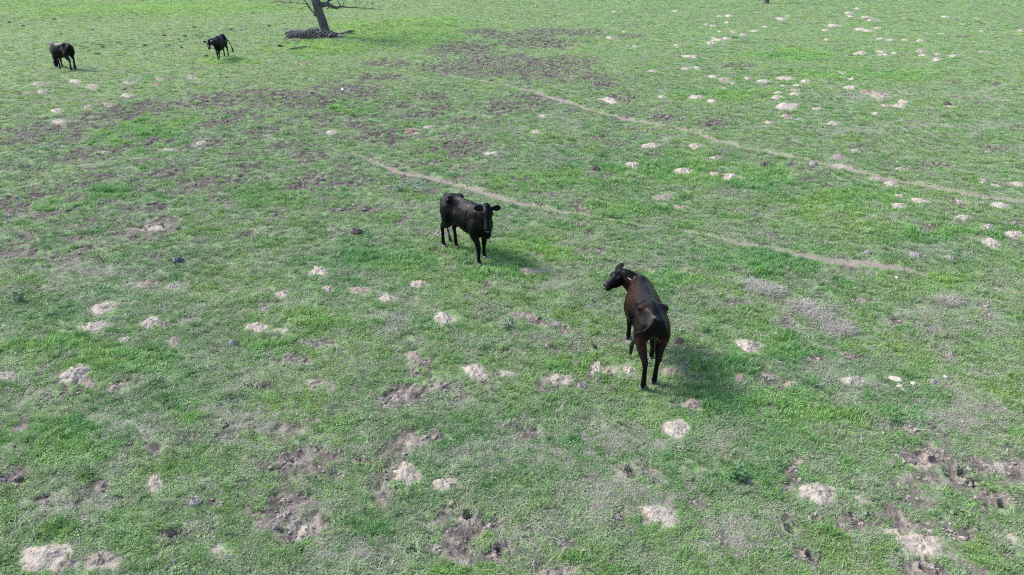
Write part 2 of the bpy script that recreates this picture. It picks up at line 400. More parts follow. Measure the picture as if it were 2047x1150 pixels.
def fields(X, Y):
    rr = np.hypot(X, Y)
    dirt = blob_field(X, Y, DIRT, 0.85, 100, 1.5, 1.4, 0.95)
    n = fbm(X / 1.1, Y / 1.3, 5, 200, 0.6)
    scat = sstep(0.34, 0.50, n + 0.12 * perlin(X / 9, Y / 9, 210))          # scattered small bare spots
    n2 = fbm(X * 1.9, Y * 1.9, 5, 230, 0.65)
    scat = np.maximum(scat, 0.75 * sstep(0.40, 0.58, n2 + 0.15 * perlin(X / 4, Y / 4, 240)))
    zone = blob_field(X, Y, ZONE, 0.3, 250, 0.6, 1.2, 0.7)
    scat = np.maximum(scat, zone * sstep(0.05, 0.24, fbm(X * 1.1, Y * 1.4, 6, 260, 0.72)))
    dirt = np.maximum(dirt * sstep(-0.50, 0.10, fbm(X * 2.6, Y * 2.6, 5, 220, 0.7)), scat * 0.8)
    sand = blob_field(X, Y, SANDP, 0.9, 300, 1.4, 1.0, 0.45) * 0.9
    ms = np.zeros(X.shape)                                                    # sand spilled around mounds
    for k, (c, M, tone, lab) in enumerate(MPREP):
        R_ = 1.9 * max(np.hypot(*M[:, 0]), np.hypot(*M[:, 1]))
        sel = np.nonzero((np.abs(X - c[0]) < R_) & (np.abs(Y - c[1]) < R_))[0]
        if sel.size == 0: continue
        Mi = np.linalg.inv(M); x = X[sel] - c[0]; y = Y[sel] - c[1]
        d = np.hypot(Mi[0, 0] * x + Mi[0, 1] * y, Mi[1, 0] * x + Mi[1, 1] * y)
        d = d + 0.5 * fbm(X[sel] * 5, Y[sel] * 5, 3, 330 + k)
        ms[sel] = np.maximum(ms[sel], sstep(1.35, 0.75, d))
    sand = np.maximum(sand, ms)
    path = path_field(X, Y, PATHS, 60, 0.38)
    rut = path_field(X, Y, RUTS, 80, 0.5)
    straw = blob_field(X, Y, STRAW, 0.8, 400, 1.6, 1.25, 0.3) * 0.8
    lush = blob_field(X, Y, LUSH, 0.6, 500, 1.0, 1.4, 0.2)
    return dirt, sand, path, rut, straw, lush, ms

def ground_z(X, Y, F=None):
    if F is None: F = fields(X, Y)
    dirt, sand, path, rut, straw, lush, ms = F
    rr = np.hypot(X, Y)
    z = relief(X, Y)
    fine = sstep(60, 14, rr)
    z = z + 0.020 * fbm(X * 1.3, Y * 1.3, 4, 20) + 0.007 * fbm(X * 7, Y * 7, 3, 25) * (0.3 + 0.7 * fine)
    # churned, trampled soil: pits and ridges
    ch = fbm(X * 3.4, Y * 3.4, 4, 30, 0.65)
    z = z + dirt * (0.060 * ch - 0.012 - 0.03 * np.abs(fbm(X * 5, Y * 5, 3, 33)))
    z = z - 0.045 * path - 0.03 * rut
    for (p, r) in HPREP:
        d = np.hypot(X - p[0], (Y - p[1]) * 0.8) / r
        sel = d < 2.2
        if sel.any():
            dd = d[sel] + 0.18 * perlin(X[sel] * 11, Y[sel] * 11, 91)
            z[sel] += -0.16 * sstep(1.05, 0.35, dd) + 0.022 * np.exp(-((dd - 1.35) / 0.3) ** 2)
    return z

def mixc(a, b, t):
    return a * (1 - t[:, None]) + b * t[:, None]

def ground_colour(X, Y, F):
    dirt, sand, path, rut, straw, lush, ms = F
    n = fbm(X / 2.7, Y / 2.7, 4, 600)
    far = sstep(20, 55, np.hypot(X, Y))
    c = mixc(np.tile(GREEN_B, (X.size, 1)), np.tile(GREEN_A, (X.size, 1)), np.clip(0.45 + 0.8 * n + 0.2 * far, 0, 1))
    gr = np.clip(0.42 + 1.3 * fbm(X / 1.1, Y / 1.1, 5, 620, 0.65) - 0.7 * lush, 0, 1) * (1 - 0.35 * far)
    c = mixc(c, GREY_G[None, :] * np.ones((X.size, 1)), gr)
    c = mixc(c, STRAW_C[None, :] * np.ones((X.size, 1)), straw * 0.75)
    dc = mixc(np.tile(DIRT_D, (X.size, 1)), np.tile(DIRT_C * 1.15, (X.size, 1)), sstep(-0.4, 0.4, fbm(X * 4.5, Y * 4.5, 4, 640, 0.65)))
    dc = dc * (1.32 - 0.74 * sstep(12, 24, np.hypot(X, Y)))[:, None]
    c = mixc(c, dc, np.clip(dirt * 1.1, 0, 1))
    sc = mixc(np.tile(SAND_P, (X.size, 1)), np.tile(SAND_C, (X.size, 1)), sstep(-0.3, 0.4, fbm(X * 3, Y * 3, 3, 660)))
    c = mixc(c, np.tile(np.array([0.275, 0.232, 0.192]), (X.size, 1)), np.clip(path, 0, 1) * 0.95)
    c = mixc(c, sc, np.clip(sand * sstep(-0.55, 0.1, fbm(X * 6, Y * 6, 3, 670) + sand - 0.5), 0, 1))
    c = mixc(c, np.tile(DIRT_C, (X.size, 1)), rut * 0.6)
    bare = np.clip(np.maximum.reduce([dirt, sand, path, rut * 0.6]), 0, 1)
    return c, bare

def link(o):
    SC.collection.objects.link(o); return o

def np_mesh(name, V, Fq, smooth=True):
    """V (n,3); Fq (m,4) or (m,3) int"""
    me = bpy.data.meshes.new(name)
    k = Fq.shape[1]
    me.vertices.add(len(V)); me.vertices.foreach_set("co", np.ascontiguousarray(V, dtype=np.float32).ravel())
    me.loops.add(Fq.size); me.loops.foreach_set("vertex_index", np.ascontiguousarray(Fq, dtype=np.int32).ravel())
    me.polygons.add(len(Fq)); me.polygons.foreach_set("loop_start", np.arange(0, Fq.size, k, dtype=np.int32))
    me.polygons.foreach_set("use_smooth", np.full(len(Fq), smooth))
    me.update(calc_edges=True); me.validate()
    return me

def build_ground():
    az = np.concatenate([np.linspace(-180, -52, 40)[:-1], np.linspace(-52, -41, 60)[:-1], np.linspace(-41, 41, 900)[:-1], np.linspace(41, 52, 60)[:-1], np.linspace(52, 180, 40)[:-1]])
    rad = np.concatenate([np.linspace(0.4, 4.0, 20)[:-1], np.exp(np.linspace(math.log(4.0), math.log(110), 1080))[:-1], np.exp(np.linspace(math.log(110), math.log(3000), 50))])
    na, nr = len(az), len(rad)
    A, Rr = np.meshgrid(np.radians(az), rad)
    X = (Rr * np.sin(A)).ravel(); Y = (Rr * np.cos(A)).ravel()
    F = fields(X, Y)
    Z = ground_z(X, Y, F)
    fade = sstep(400, 120, np.hypot(X, Y))
    Z = Z * fade
    col, bare = ground_colour(X, Y, F)
    V = np.stack([X, Y, Z], 1)
    V = np.vstack([V, [[0, 0, float(relief(0, 0))]]])
    col = np.vstack([col, col[:1]]); bare = np.append(bare, bare[0])
    i = np.arange(nr - 1)[:, None] * na; j = np.arange(na)[None, :]; j2 = (j + 1) % na
    Q = np.stack([i + j, i + j2, i + na + j2, i + na + j], -1).reshape(-1, 4)[:, ::-1]
    pth = np.append(F[2], 0)
    isp = pth[Q].mean(1) > 0.5
    centre = len(V) - 1
    fan = np.array([[centre, j, (j + 1) % na] for j in range(na)])[:, ::-1]
    out = []
    for name, sel in (("ground", ~isp), ("path", isp)):
        q = Q[sel]
        used = np.unique(q)
        if name == "ground": used = np.unique(np.concatenate([used, fan.ravel()]))
        remap = np.full(len(V), -1); remap[used] = np.arange(len(used))
        q2 = remap[q]
        me = np_mesh(name, V[used], q2)
        if name == "ground":
            pass
        for an, dat, typ in (("col", np.hstack([col[used], np.ones((len(used), 1))]), 'FLOAT_COLOR'), ("bare", bare[used], 'FLOAT')):
            at = me.attributes.new(an, typ, 'POINT')
            at.data.foreach_set("color" if typ == 'FLOAT_COLOR' else "value", dat.astype(np.float32).ravel())
        me.materials.append(M_GROUND)
        o = link(bpy.data.objects.new(name, me)); o["kind"] = "structure"
        out.append(o)
    return out
ground_obs = build_ground()
ground_obs[1]["label"] = "worn bare cattle trails crossing the pasture"
ground_obs[0]["label"] = "grazed green pasture with bare and churned soil patches"

def gz(x, y):
    return float(ground_z(np.array([x], float), np.array([y], float))[0])

# ------------------------------------------------------------------ tagging
def tag(o, label=None, cat=None, group=None, kind=None):
    if label: o["label"] = label
    if cat: o["category"] = cat
    if group: o["group"] = group
    if kind: o["kind"] = kind
    return o

def empty(name, loc, rz=0.0, label=None, cat=None, group=None):
    o = bpy.data.objects.new(name, None); link(o)
    o.location = loc; o.rotation_euler = (0, 0, rz); o.empty_display_size = 0.2
    return tag(o, label, cat, group)

def mesh_obj(name, V, F, mat, parent=None, smooth=True):
    me = bpy.data.meshes.new(name)
    me.from_pydata([tuple(v) for v in V], [], [tuple(int(i) for i in f) for f in F])
    me.update()
    me.polygons.foreach_set("use_smooth", [smooth] * len(me.polygons))
    if mat: me.materials.append(mat)
    o = link(bpy.data.objects.new(name, me))
    if parent: o.parent = parent
    return o

# ------------------------------------------------------------------ mounds
def soil_mat(name, c1, c2, c3):
    m, nt, bs = new_mat(name)
    geo = N(nt, "ShaderNodeNewGeometry")
    a = noise_tex(nt, 4.5, 6, 0.7, geo.outputs["Position"])
    b = noise_tex(nt, 38, 5, 0.7, geo.outputs["Position"])
    c = noise_tex(nt, 14, 5, 0.7, geo.outputs["Position"])
    col = mix_rgb(nt, ramp(nt, a.outputs[0], [(0.35, 0.0), (0.62, 1.0)]), c1, c2)
    col = mix_rgb(nt, ramp(nt, c.outputs[0], [(0.50, 0.0), (0.64, 0.85)]), col, c3)
    col = mix_rgb(nt, 1.0, col, ramp(nt, b.outputs[0], [(0.2, 0.65), (0.8, 1.25)]), 'MULTIPLY')
    nt.links.new(col, bs.inputs["Base Color"])
    bs.inputs["Roughness"].default_value = 0.95; bs.inputs["Specular IOR Level"].default_value = 0.1
    add = N(nt, "ShaderNodeMath", operation='ADD')
    nt.links.new(c.outputs[0], add.inputs[0]); nt.links.new(b.outputs[0], add.inputs[1])
    bump(nt, bs, add.outputs[0], 0.9, 0.03)
    return m
M_SOIL = [soil_mat("pale_sand", tuple(SAND_C * 1.08), tuple(SAND_C * 0.9), (0.23, 0.20, 0.17)),
          soil_mat("pinkish_soil", (0.36, 0.295, 0.245), (0.30, 0.24, 0.20), (0.17, 0.14, 0.115)),
          soil_mat("brown_soil", (0.30, 0.19, 0.14), (0.22, 0.15, 0.11), (0.14, 0.10, 0.08))]

def build_mound(k, c, M, tone, lab, shared):
    u = np.hypot(*M[:, 0]); v = np.hypot(*M[:, 1])
    near = np.hypot(c[0], c[1]) < 28
    nr, na = (22, 72) if near else (9, 28)
    h = min(0.11, 0.13 * min(u, v) + 0.015)
    r = np.linspace(0, 1.25, nr + 1)[1:]
    th = np.linspace(0, 2 * np.pi, na, endpoint=False)
    TH, RR = np.meshgrid(th, r)
    lim = 0.86 + 0.75 * fbm(np.cos(TH) * 0.9 + k * 3.7, np.sin(TH) * 0.9 - k * 1.9, 5, 700, 0.62)
    lim = np.clip(lim, .35, 1.5)
    a = RR * np.cos(TH) * lim; b = RR * np.sin(TH) * lim
    x = M[0, 0] * a + M[0, 1] * b + c[0]; y = M[1, 0] * a + M[1, 1] * b + c[1]
    x = np.append(x.ravel(), c[0]); y = np.append(y.ravel(), c[1]); rr = np.append(RR.ravel(), 0)
    off = 0.5 * perlin(np.array([k * 1.7]), np.array([0.3]), 9)[0]
    prof = np.where(rr < 1, np.maximum(1 - rr ** 2, 0) ** 0.85, -0.55 * (rr - 1) / 0.25)
    s = max(min(u, v), 0.12)
    lump = fbm(x / s * 1.3, y / s * 1.3, 4, 720, 0.6)
    grain = fbm(x * 9, y * 9, 4, 730, 0.7)
    z = ground_z(x, y) + h * prof * (1 + off + 0.95 * lump) + 0.028 * grain * np.clip(1.1 - rr, 0, 1) * (1 if near else 0.6)
    z = np.where(rr > 1.1, np.minimum(z, ground_z(x, y) - 0.02), z)
    o3 = c.copy(); o3[2] = gz(c[0], c[1])
    V = np.stack([x, y, z], 1) - o3
    F = []
    cen = nr * na
    for j in range(na):
        F.append((cen, j, (j + 1) % na))
        for i in range(nr - 1):
            F.append((i * na + j, (i + 1) * na + j, (i + 1) * na + (j + 1) % na, i * na + (j + 1) % na))
    o = mesh_obj("sand_mound" if tone < 2 else "soil_mound", V, F, M_SOIL[tone])
    o.location = o3
    tag(o, lab, "sand mound" if tone < 2 else "soil mound", shared)
labs = [m[3] for m in MPREP]
for k, (c, M, tone, lab) in enumerate(MPREP):
    build_mound(k, c, M, tone, lab, lab.replace("tiny ", "").replace("small ", "").replace("mound", "mounds") if labs.count(lab) > 1 else "sand mounds thrown up in the pasture")

# ------------------------------------------------------------------ tufts (instanced stuff)
def tuft_mesh(name, n, rad, lmin, lmax, wid, lean, kind="blade"):
    V, F, C = [], [], []
    for _ in range(n):
        a = random.uniform(0, 2 * math.pi); rr = rad * math.sqrt(random.random())
        bx, by = rr * math.cos(a), rr * math.sin(a)
        d = random.uniform(0, 2 * math.pi)
        L = random.uniform(lmin, lmax); le = R(random.uniform(*lean)); w = wid * random.uniform(0.7, 1.3)
        dx, dy = math.cos(d), math.sin(d); sx, sy = -dy, dx
        tone = random.uniform(0.86, 1.16); hue = random.random()
        i0 = len(V)
        if kind == "blade":
            l1 = le * 0.7; l2 = min(le * 1.35, R(100))
            p0 = Vector((bx, by, -0.004)); p1 = p0 + Vector((dx * math.sin(l1), dy * math.sin(l1), math.cos(l1))) * L * .5
            p2 = p1 + Vector((dx * math.sin(l2), dy * math.sin(l2), math.cos(l2))) * L * .5
            s = Vector((sx, sy, random.uniform(-.4, .4)))
            V += [p0 - s * w / 2, p0 + s * w / 2, p1 + s * w / 2, p1 - s * w / 2, p2 + s * w * .12, p2 - s * w * .12]
            F += [(i0, i0 + 1, i0 + 2, i0 + 3), (i0 + 3, i0 + 2, i0 + 4, i0 + 5)]
            C += [(tone, hue)] * 6
        else:
            h = random.uniform(0.006, 0.03); tilt = Vector((random.uniform(-.5, .5), random.uniform(-.5, .5), 1)).normalized()
            c = Vector((bx, by, h)); e1 = tilt.orthogonal().normalized(); e2 = tilt.cross(e1)
            q = random.uniform(0, 6.28); f = e1 * math.cos(q) + e2 * math.sin(q); g = tilt.cross(f)
            V += [c - f * L * .5, c + g * w * .5 - f * L * .1, c + f * L * .5, c - g * w * .5 - f * L * .1]
            F += [(i0, i0 + 1, i0 + 2, i0 + 3)]
            C += [(tone, hue)] * 4
    me = bpy.data.meshes.new(name); me.from_pydata([tuple(v) for v in V], [], F); me.update()
    at = me.attributes.new("blade", 'FLOAT_COLOR', 'POINT')
    at.data.foreach_set("color", np.array([(c[0], c[1], 0, 1) for c in C], dtype=np.float32).ravel())
    return me

def plant_mat(name, transl=0.25):
    m, nt, bs = new_mat(name)
    t = N(nt, "ShaderNodeAttribute", attribute_name="tint", attribute_type='INSTANCER')
    b = N(nt, "ShaderNodeAttribute", attribute_name="blade")
    sep = N(nt, "ShaderNodeSeparateColor"); nt.links.new(b.outputs["Color"], sep.inputs[0])
    col = mix_rgb(nt, 1.0, t.outputs["Color"], sep.outputs[0], 'MULTIPLY')
    f = ramp(nt, sep.outputs[1], [(0.88, 0.0), (0.92, 0.5)])      # some blades are dead
    col = mix_rgb(nt, f, col, (0.34, 0.33, 0.30))
    nt.links.new(col, bs.inputs["Base Color"])
    bs.inputs["Roughness"].default_value = 0.55; bs.inputs["Specular IOR Level"].default_value = 0.25
    tr = N(nt, "ShaderNodeBsdfTranslucent"); nt.links.new(col, tr.inputs["Color"])
    mx = N(nt, "ShaderNodeMixShader"); mx.inputs[0].default_value = transl
    nt.links.new(bs.outputs[0], mx.inputs[1]); nt.links.new(tr.outputs[0], mx.inputs[2])
    nt.links.new(mx.outputs[0], nt.nodes["Material Output"].inputs[0])
    return m
M_PLANT = plant_mat("grass_blades")

def instancer(name, pos, idx, rot, scl, tint, meshes, mat, label):
    col = bpy.data.collections.new(name + "_kinds")
    for i, me in enumerate(meshes):
        me.materials.clear(); me.materials.append(mat)
        o = bpy.data.objects.new("%s_kind_%02d" % (name, i), me)
        col.objects.link(o)
    me = bpy.data.meshes.new(name)
    me.vertices.add(len(pos)); me.vertices.foreach_set("co", pos.astype(np.float32).ravel())
    for an, dat, typ, key in (("idx", idx.astype(np.int32), 'INT', "value"), ("rot", rot, 'FLOAT_VECTOR', "vector"),
                              ("scl", scl, 'FLOAT_VECTOR', "vector"), ("tint", np.hstack([tint, np.ones((len(tint), 1))]), 'FLOAT_COLOR', "color")):
        at = me.attributes.new(an, typ, 'POINT')
        at.data.foreach_set(key, dat.ravel() if typ == 'INT' else dat.astype(np.float32).ravel())
    me.materials.append(mat)
    o = link(bpy.data.objects.new(name, me))
    ng = bpy.data.node_groups.new(name + "_scatter", 'GeometryNodeTree')
    ng.interface.new_socket("Geometry", in_out='INPUT', socket_type='NodeSocketGeometry')
    ng.interface.new_socket("Geometry", in_out='OUTPUT', socket_type='NodeSocketGeometry')
    nd = ng.nodes; lk = ng.links
    gi = nd.new("NodeGroupInput"); go = nd.new("NodeGroupOutput")
    ci = nd.new("GeometryNodeCollectionInfo"); ci.inputs["Collection"].default_value = col
    ci.inputs["Separate Children"].default_value = True; ci.inputs["Reset Children"].default_value = True
    ip = nd.new("GeometryNodeInstanceOnPoints"); ip.inputs["Pick Instance"].default_value = True
    def na(nm, dt):
        n = nd.new("GeometryNodeInputNamedAttribute"); n.data_type = dt; n.inputs["Name"].default_value = nm
        return n.outputs["Attribute"]
    e2r = nd.new("FunctionNodeEulerToRotation")
    lk.new(na("rot", 'FLOAT_VECTOR'), e2r.inputs[0])
    lk.new(gi.outputs[0], ip.inputs["Points"]); lk.new(ci.outputs[0], ip.inputs["Instance"])
    lk.new(na("idx", 'INT'), ip.inputs["Instance Index"]); lk.new(e2r.outputs[0], ip.inputs["Rotation"])
    lk.new(na("scl", 'FLOAT_VECTOR'), ip.inputs["Scale"]); lk.new(ip.outputs[0], go.inputs[0])
    md = o.modifiers.new("scatter", 'NODES'); md.node_group = ng
    tag(o, label, None, None, "stuff")
    return o

def sample_polar(n, r0, r1, power, half=44):
    """n points in a sector, density falling with distance: pdf(r) ~ r^(1-power)"""
    e = 2 - power
    t = RNG.random(n)
    r = (r0 ** e + t * (r1 ** e - r0 ** e)) ** (1 / e) if abs(e) > 1e-6 else r0 * (r1 / r0) ** t
    a = np.radians(RNG.uniform(-half, half, n))
    return r * np.sin(a), r * np.cos(a), r

TUFTS = [tuft_mesh("t", 34, 0.080, 0.022, 0.060, 0.0070, (20, 85)) for _ in range(9)]                    # 0-8 grass
TUFTS += [tuft_mesh("t", 20, 0.07, 0.018, 0.032, 0.016, (0, 0), "leaf") for _ in range(4)]              # 9-12 leafy
TUFTS += [tuft_mesh("t", 20, 0.085, 0.035, 0.085, 0.0045, (55, 92)) for _ in range(4)]                    # 13-16 straw
TUFTS += [tuft_mesh("t", 34, 0.055, 0.05, 0.11, 0.0075, (10, 60)) for _ in range(3)]                    # 17-19 tall fresh tufts

def build_grass():
    X, Y, r = sample_polar(430000, 4.0, 95, 1.25)
    F = fields(X, Y)
    dirt, sand, path, rut, straw, lush, ms = F
    clump = fbm(X * 1.6, Y * 1.6, 4, 800, 0.6)
    keep_p = (1 - (0.97 - 0.07 * sstep(14, 30, r)) * dirt) * (1 - 0.97 * sstep(0.25, 0.6, sand)) * (1 - 0.98 * path) * (1 - 0.5 * rut) * np.clip(0.78 + 0.5 * clump + 0.3 * lush, 0.15, 1)
    keep = RNG.random(X.size) < keep_p
    X, Y, r = X[keep], Y[keep], r[keep]
    dirt, sand, path, rut, straw, lush, ms = [f[keep] for f in F]
    Fk = (dirt, sand, path, rut, straw, lush, ms)
    Z = ground_z(X, Y, Fk)
    n = X.size
    far = sstep(20, 55, r)
    dryn = fbm(X / 1.4, Y / 1.4, 5, 810, 0.65)
    pdry = np.clip(0.13 + 0.42 * dryn + 0.65 * straw - 0.30 * lush + 0.4 * dirt + 0.2 * sand, 0.02, 0.95)
    u = RNG.random(n)
    leafy = fbm(X / 0.9, Y / 0.9, 3, 820) > 0.12
    idx = RNG.integers(0, 9, n)
    idx = np.where(leafy & (RNG.random(n) < 0.6), RNG.integers(9, 13, n), idx)
    pdry = np.where(dirt > .4, 0.85, pdry * (1 - 0.6 * far))
    isdry = u < pdry
    idx = np.where(isdry, RNG.integers(13, 17, n), idx)
    fresh = (~isdry) & (RNG.random(n) < 0.06 + 0.25 * lush * (fbm(X * 1.1, Y * 1.1, 3, 830) > 0.1))
    idx = np.where(fresh, RNG.integers(17, 20, n), idx)
    # colour
    hue = np.clip(0.5 + 0.3 * far * sstep(0, -15, X) + 0.9 * fbm(X / 2.3, Y / 2.3, 4, 840) + 0.25 * lush * perlin(X / 4, Y / 4, 850) + 0.3 * far + 0.15 * RNG.standard_normal(n), 0, 1)
    c = mixc(np.tile(GREEN_B, (n, 1)), np.tile(GREEN_A, (n, 1)), hue)
    grey = np.clip(0.30 + 1.25 * fbm(X / 0.8, Y / 0.8, 5, 860, 0.65) - 0.6 * lush + 0.15 * RNG.standard_normal(n), 0, 1)
    c = mixc(c, np.tile(GREY_G, (n, 1)), grey)
    c *= (1 + 0.25 * lush)[:, None]
    dc = mixc(np.tile(np.array([0.270, 0.250, 0.210]), (n, 1)), np.tile(STRAW_C * 1.05, (n, 1)), RNG.random(n))
    c = np.where(isdry[:, None], dc, c)
    c = np.where((isdry & (dirt > .4))[:, None], c * 0.50 * np.array([1.0, .94, .94]), c)
    c *= (1 + 0.16 * far)[:, None] * np.array([1.03, 1.0, 1.0])
    yl = (sstep(24, 40, r) * sstep(14, -12, X))[:, None]
    c *= 1 + yl * np.array([0.10, 0.03, 0.0])
    c *= np.exp(0.10 * RNG.standard_normal(n))[:, None]
    s = (0.75 + 0.5 * RNG.random(n)) * (r / 11) ** 0.30
    s = np.where(sand + path > 0.3, s * 0.7, s)
    rank = (fbm(X / 0.5, Y / 0.5, 3, 870) > 0.42) & ~isdry & (lush + RNG.random(n) > 0.5)
    s = np.where(rank, s * 1.45, s)
    c = np.where(rank[:, None], c * np.array([0.82, 0.95, 0.82]), c)
    hs = s * (0.85 + 0.3 * lush) * (1 - 0.35 * far)
    rot = np.stack([RNG.normal(0, 0.12, n), RNG.normal(0, 0.12, n), RNG.uniform(0, 6.283, n)], 1)
    instancer("grass", np.stack([X, Y, Z], 1), idx, rot, np.stack([s, s, hs], 1), c, TUFTS, M_PLANT,
              "short grazed grass, clover and dead blades covering the pasture")
build_grass()

# long pale dead stems lying about, and mats of dead grass
def build_dead():
    meshes = [tuft_mesh("d", 26, 0.12, 0.12, 0.34, 0.006, (62, 95)) for _ in range(4)] + [tuft_mesh("d", 3, 0.05, 0.12, 0.30, 0.004, (75, 95)) for _ in range(3)]
    P = []
    spots = [(1505,570,34,7,24),(1540,582,28,6,20),(1545,590,18,6,12),(1620,625,50,11,28),(1650,640,40,11,20),(1680,662,26,10,32),(1895,604,20,6,22),(1600,612,30,6,16),
             (590,80,16,4,30)]
    pts = []
    for (cx, cy, rx, ry, n) in spots:
        for _ in range(n):
            a = random.uniform(0, 6.28); q = abs(random.gauss(0, .62))
            p = gp(cx + rx * q * math.cos(a), cy + ry * q * math.sin(a)); pts.append((p[0], p[1], 0))
    X, Y, r = sample_polar(2200, 5.5, 32, 1.2)
    nn = fbm(X / 2.0, Y / 2.0, 3, 880)
    ok = nn > -0.1
    pts += [(a, b, 1) for a, b in zip(X[ok], Y[ok])]
    A = np.array(pts); X, Y = A[:, 0], A[:, 1]
    Z = ground_z(X, Y) + 0.01 + 0.02 * (A[:, 2] == 1)
    n = len(X)
    idx = np.where(A[:, 2] == 0, RNG.integers(0, 4, n), RNG.integers(4, 7, n))
    c = mixc(np.tile(np.array([0.46, 0.43, 0.36]), (n, 1)), np.tile(np.array([0.30, 0.275, 0.23]), (n, 1)), RNG.random(n))
    s = RNG.uniform(0.7, 1.2, n)
    rot = np.stack([RNG.normal(0, 0.1, n), RNG.normal(0, 0.1, n), RNG.uniform(0, 6.283, n)], 1)
    instancer("dead_grass", np.stack([X, Y, Z], 1), idx, rot, np.stack([s, s, s * 0.7], 1), c, meshes, M_PLANT,
              "grey mats of dead grass and loose pale stems lying on the pasture")
build_dead()

def clod_mesh():
    bm = bmesh.new(); bmesh.ops.create_icosphere(bm, subdivisions=2, radius=1)
    s = random.random() * 50
    co = np.array([v.co[:] for v in bm.verts])
    d = 0.85 + 0.8 * fbm(co[:, 0] * 1.6 + s, co[:, 1] * 1.4 + co[:, 2] * 1.1, 3, 900, 0.6)
    for v, k in zip(bm.verts, d): v.co = v.co * k
    for v in bm.verts: v.co.z *= 0.65
    me = bpy.data.meshes.new("clod"); bm.to_mesh(me); bm.free()
    at = me.attributes.new("blade", 'FLOAT_COLOR', 'POINT')
    at.data.foreach_set("color", np.tile(np.array([1, 0, 0, 1], dtype=np.float32), (len(me.vertices), 1)).ravel())
    return me

def clod_mat():
    m, nt, bs = new_mat("soil_clods")
    t = N(nt, "ShaderNodeAttribute", attribute_name="tint", attribute_type='INSTANCER')
    geo = N(nt, "ShaderNodeNewGeometry")
    a = noise_tex(nt, 60, 4, 0.7, geo.outputs["Position"])
    col = mix_rgb(nt, 1.0, t.outputs["Color"], ramp(nt, a.outputs[0], [(0.25, 0.6), (0.75, 1.3)]), 'MULTIPLY')
    nt.links.new(col, bs.inputs["Base Color"]); bs.inputs["Roughness"].default_value = 0.95
    bs.inputs["Specular IOR Level"].default_value = 0.1
    bump(nt, bs, a.outputs[0], 0.8, 0.02)
    return m

def build_clods():
    X, Y, r = sample_polar(420000, 5.2, 60, 1.35)
    F = fields(X, Y)
    dirt, sand = F[0], F[1]
    strong = dirt * sstep(-0.3, 0.35, fbm(X * 2.4, Y * 2.4, 3, 910, 0.6))
    keep = RNG.random(X.size) < np.clip(0.55 * strong ** 1.4 + 0.14 * F[6] * (F[6] < .97) + 0.05 * F[2] + 0.0015, 0, 1)
    X, Y, r = X[keep], Y[keep], r[keep]
    F = [f[keep] for f in F]
    Z = ground_z(X, Y, F)
    n = X.size
    s = 0.008 + 0.034 * RNG.random(n) ** 3
    s *= (r / 10) ** 0.35
    c = mixc(np.tile(DIRT_C * 0.95, (n, 1)), np.tile(np.array([0.40, 0.345, 0.295]), (n, 1)), RNG.random(n) ** 0.8)
    c = mixc(c, np.tile(SAND_C * 0.8, (n, 1)), np.clip(F[6], 0, 1))
    s = np.where(F[6] + F[2] > 0.4, s * 0.45, s)
    rot = np.stack([RNG.normal(0, 0.4, n), RNG.normal(0, 0.4, n), RNG.uniform(0, 6.283, n)], 1)
    instancer("soil_clods", np.stack([X, Y, Z + s * 0.2], 1), RNG.integers(0, 6, n), rot, np.stack([s, s * 0.9, s], 1), c,
              [clod_mesh() for _ in range(6)], clod_mat(), "crumbled brown clods of earth on the churned patches")
build_clods()

# ------------------------------------------------------------------ lofted pieces
def loft(path, rw, rh, up=(0, 0, 1), n=16, sup=None):
    """closed tube along path; rw half width (sideways), rh half height"""
    V, F = [], []
    P = [Vector(p) for p in path]; up = Vector(up)
    for i, p in enumerate(P):
        t = (P[min(i + 1, len(P) - 1)] - P[max(i - 1, 0)]).normalized()
        s = up.cross(t)
        if s.length < 1e-3: s = Vector((0, 1, 0))
        s.normalize(); h = t.cross(s).normalized()
        for k in range(n):
            a = 2 * math.pi * k / n
            V.append(p + s * (rw[i] * math.cos(a)) + h * (rh[i] * math.sin(a)))
    for i in range(len(P) - 1):
        for k in range(n):
            k2 = (k + 1) % n
            F.append((i * n + k, i * n + k2, (i + 1) * n + k2, (i + 1) * n + k))
    V.append(P[0]); V.append(P[-1])
    for k in range(n):
        k2 = (k + 1) % n
        F.append((len(V) - 2, k2, k)); F.append((len(V) - 1, (len(P) - 1) * n + k, (len(P) - 1) * n + k2))
    return V, F

def ellipsoid(c, r, rot=None, seg=14, rings=9):
    V, F = [], []
    c = Vector(c); rot = rot or Matrix.Identity(3)
    V.append(c + rot @ Vector((0, 0, r[2])))
    for i in range(1, rings):
        ph = math.pi * i / rings
        for k in range(seg):
            a = 2 * math.pi * k / seg
            V.append(c + rot @ Vector((r[0] * math.sin(ph) * math.cos(a), r[1] * math.sin(ph) * math.sin(a), r[2] * math.cos(ph))))
    V.append(c + rot @ Vector((0, 0, -r[2])))
    for k in range(seg):
        F.append((0, 1 + k, 1 + (k + 1) % seg))
        b = 1 + (rings - 2) * seg
        F.append((len(V) - 1, b + (k + 1) % seg, b + k))
    for i in range(rings - 2):
        for k in range(seg):
            a = 1 + i * seg + k; b = 1 + i * seg + (k + 1) % seg
            F.append((a, a + seg, b + seg, b))
    return V, F

def join(pieces):
    V, F = [], []
    for v, f in pieces:
        o = len(V); V += list(v); F += [tuple(i + o for i in q) for q in f]
    return V, F

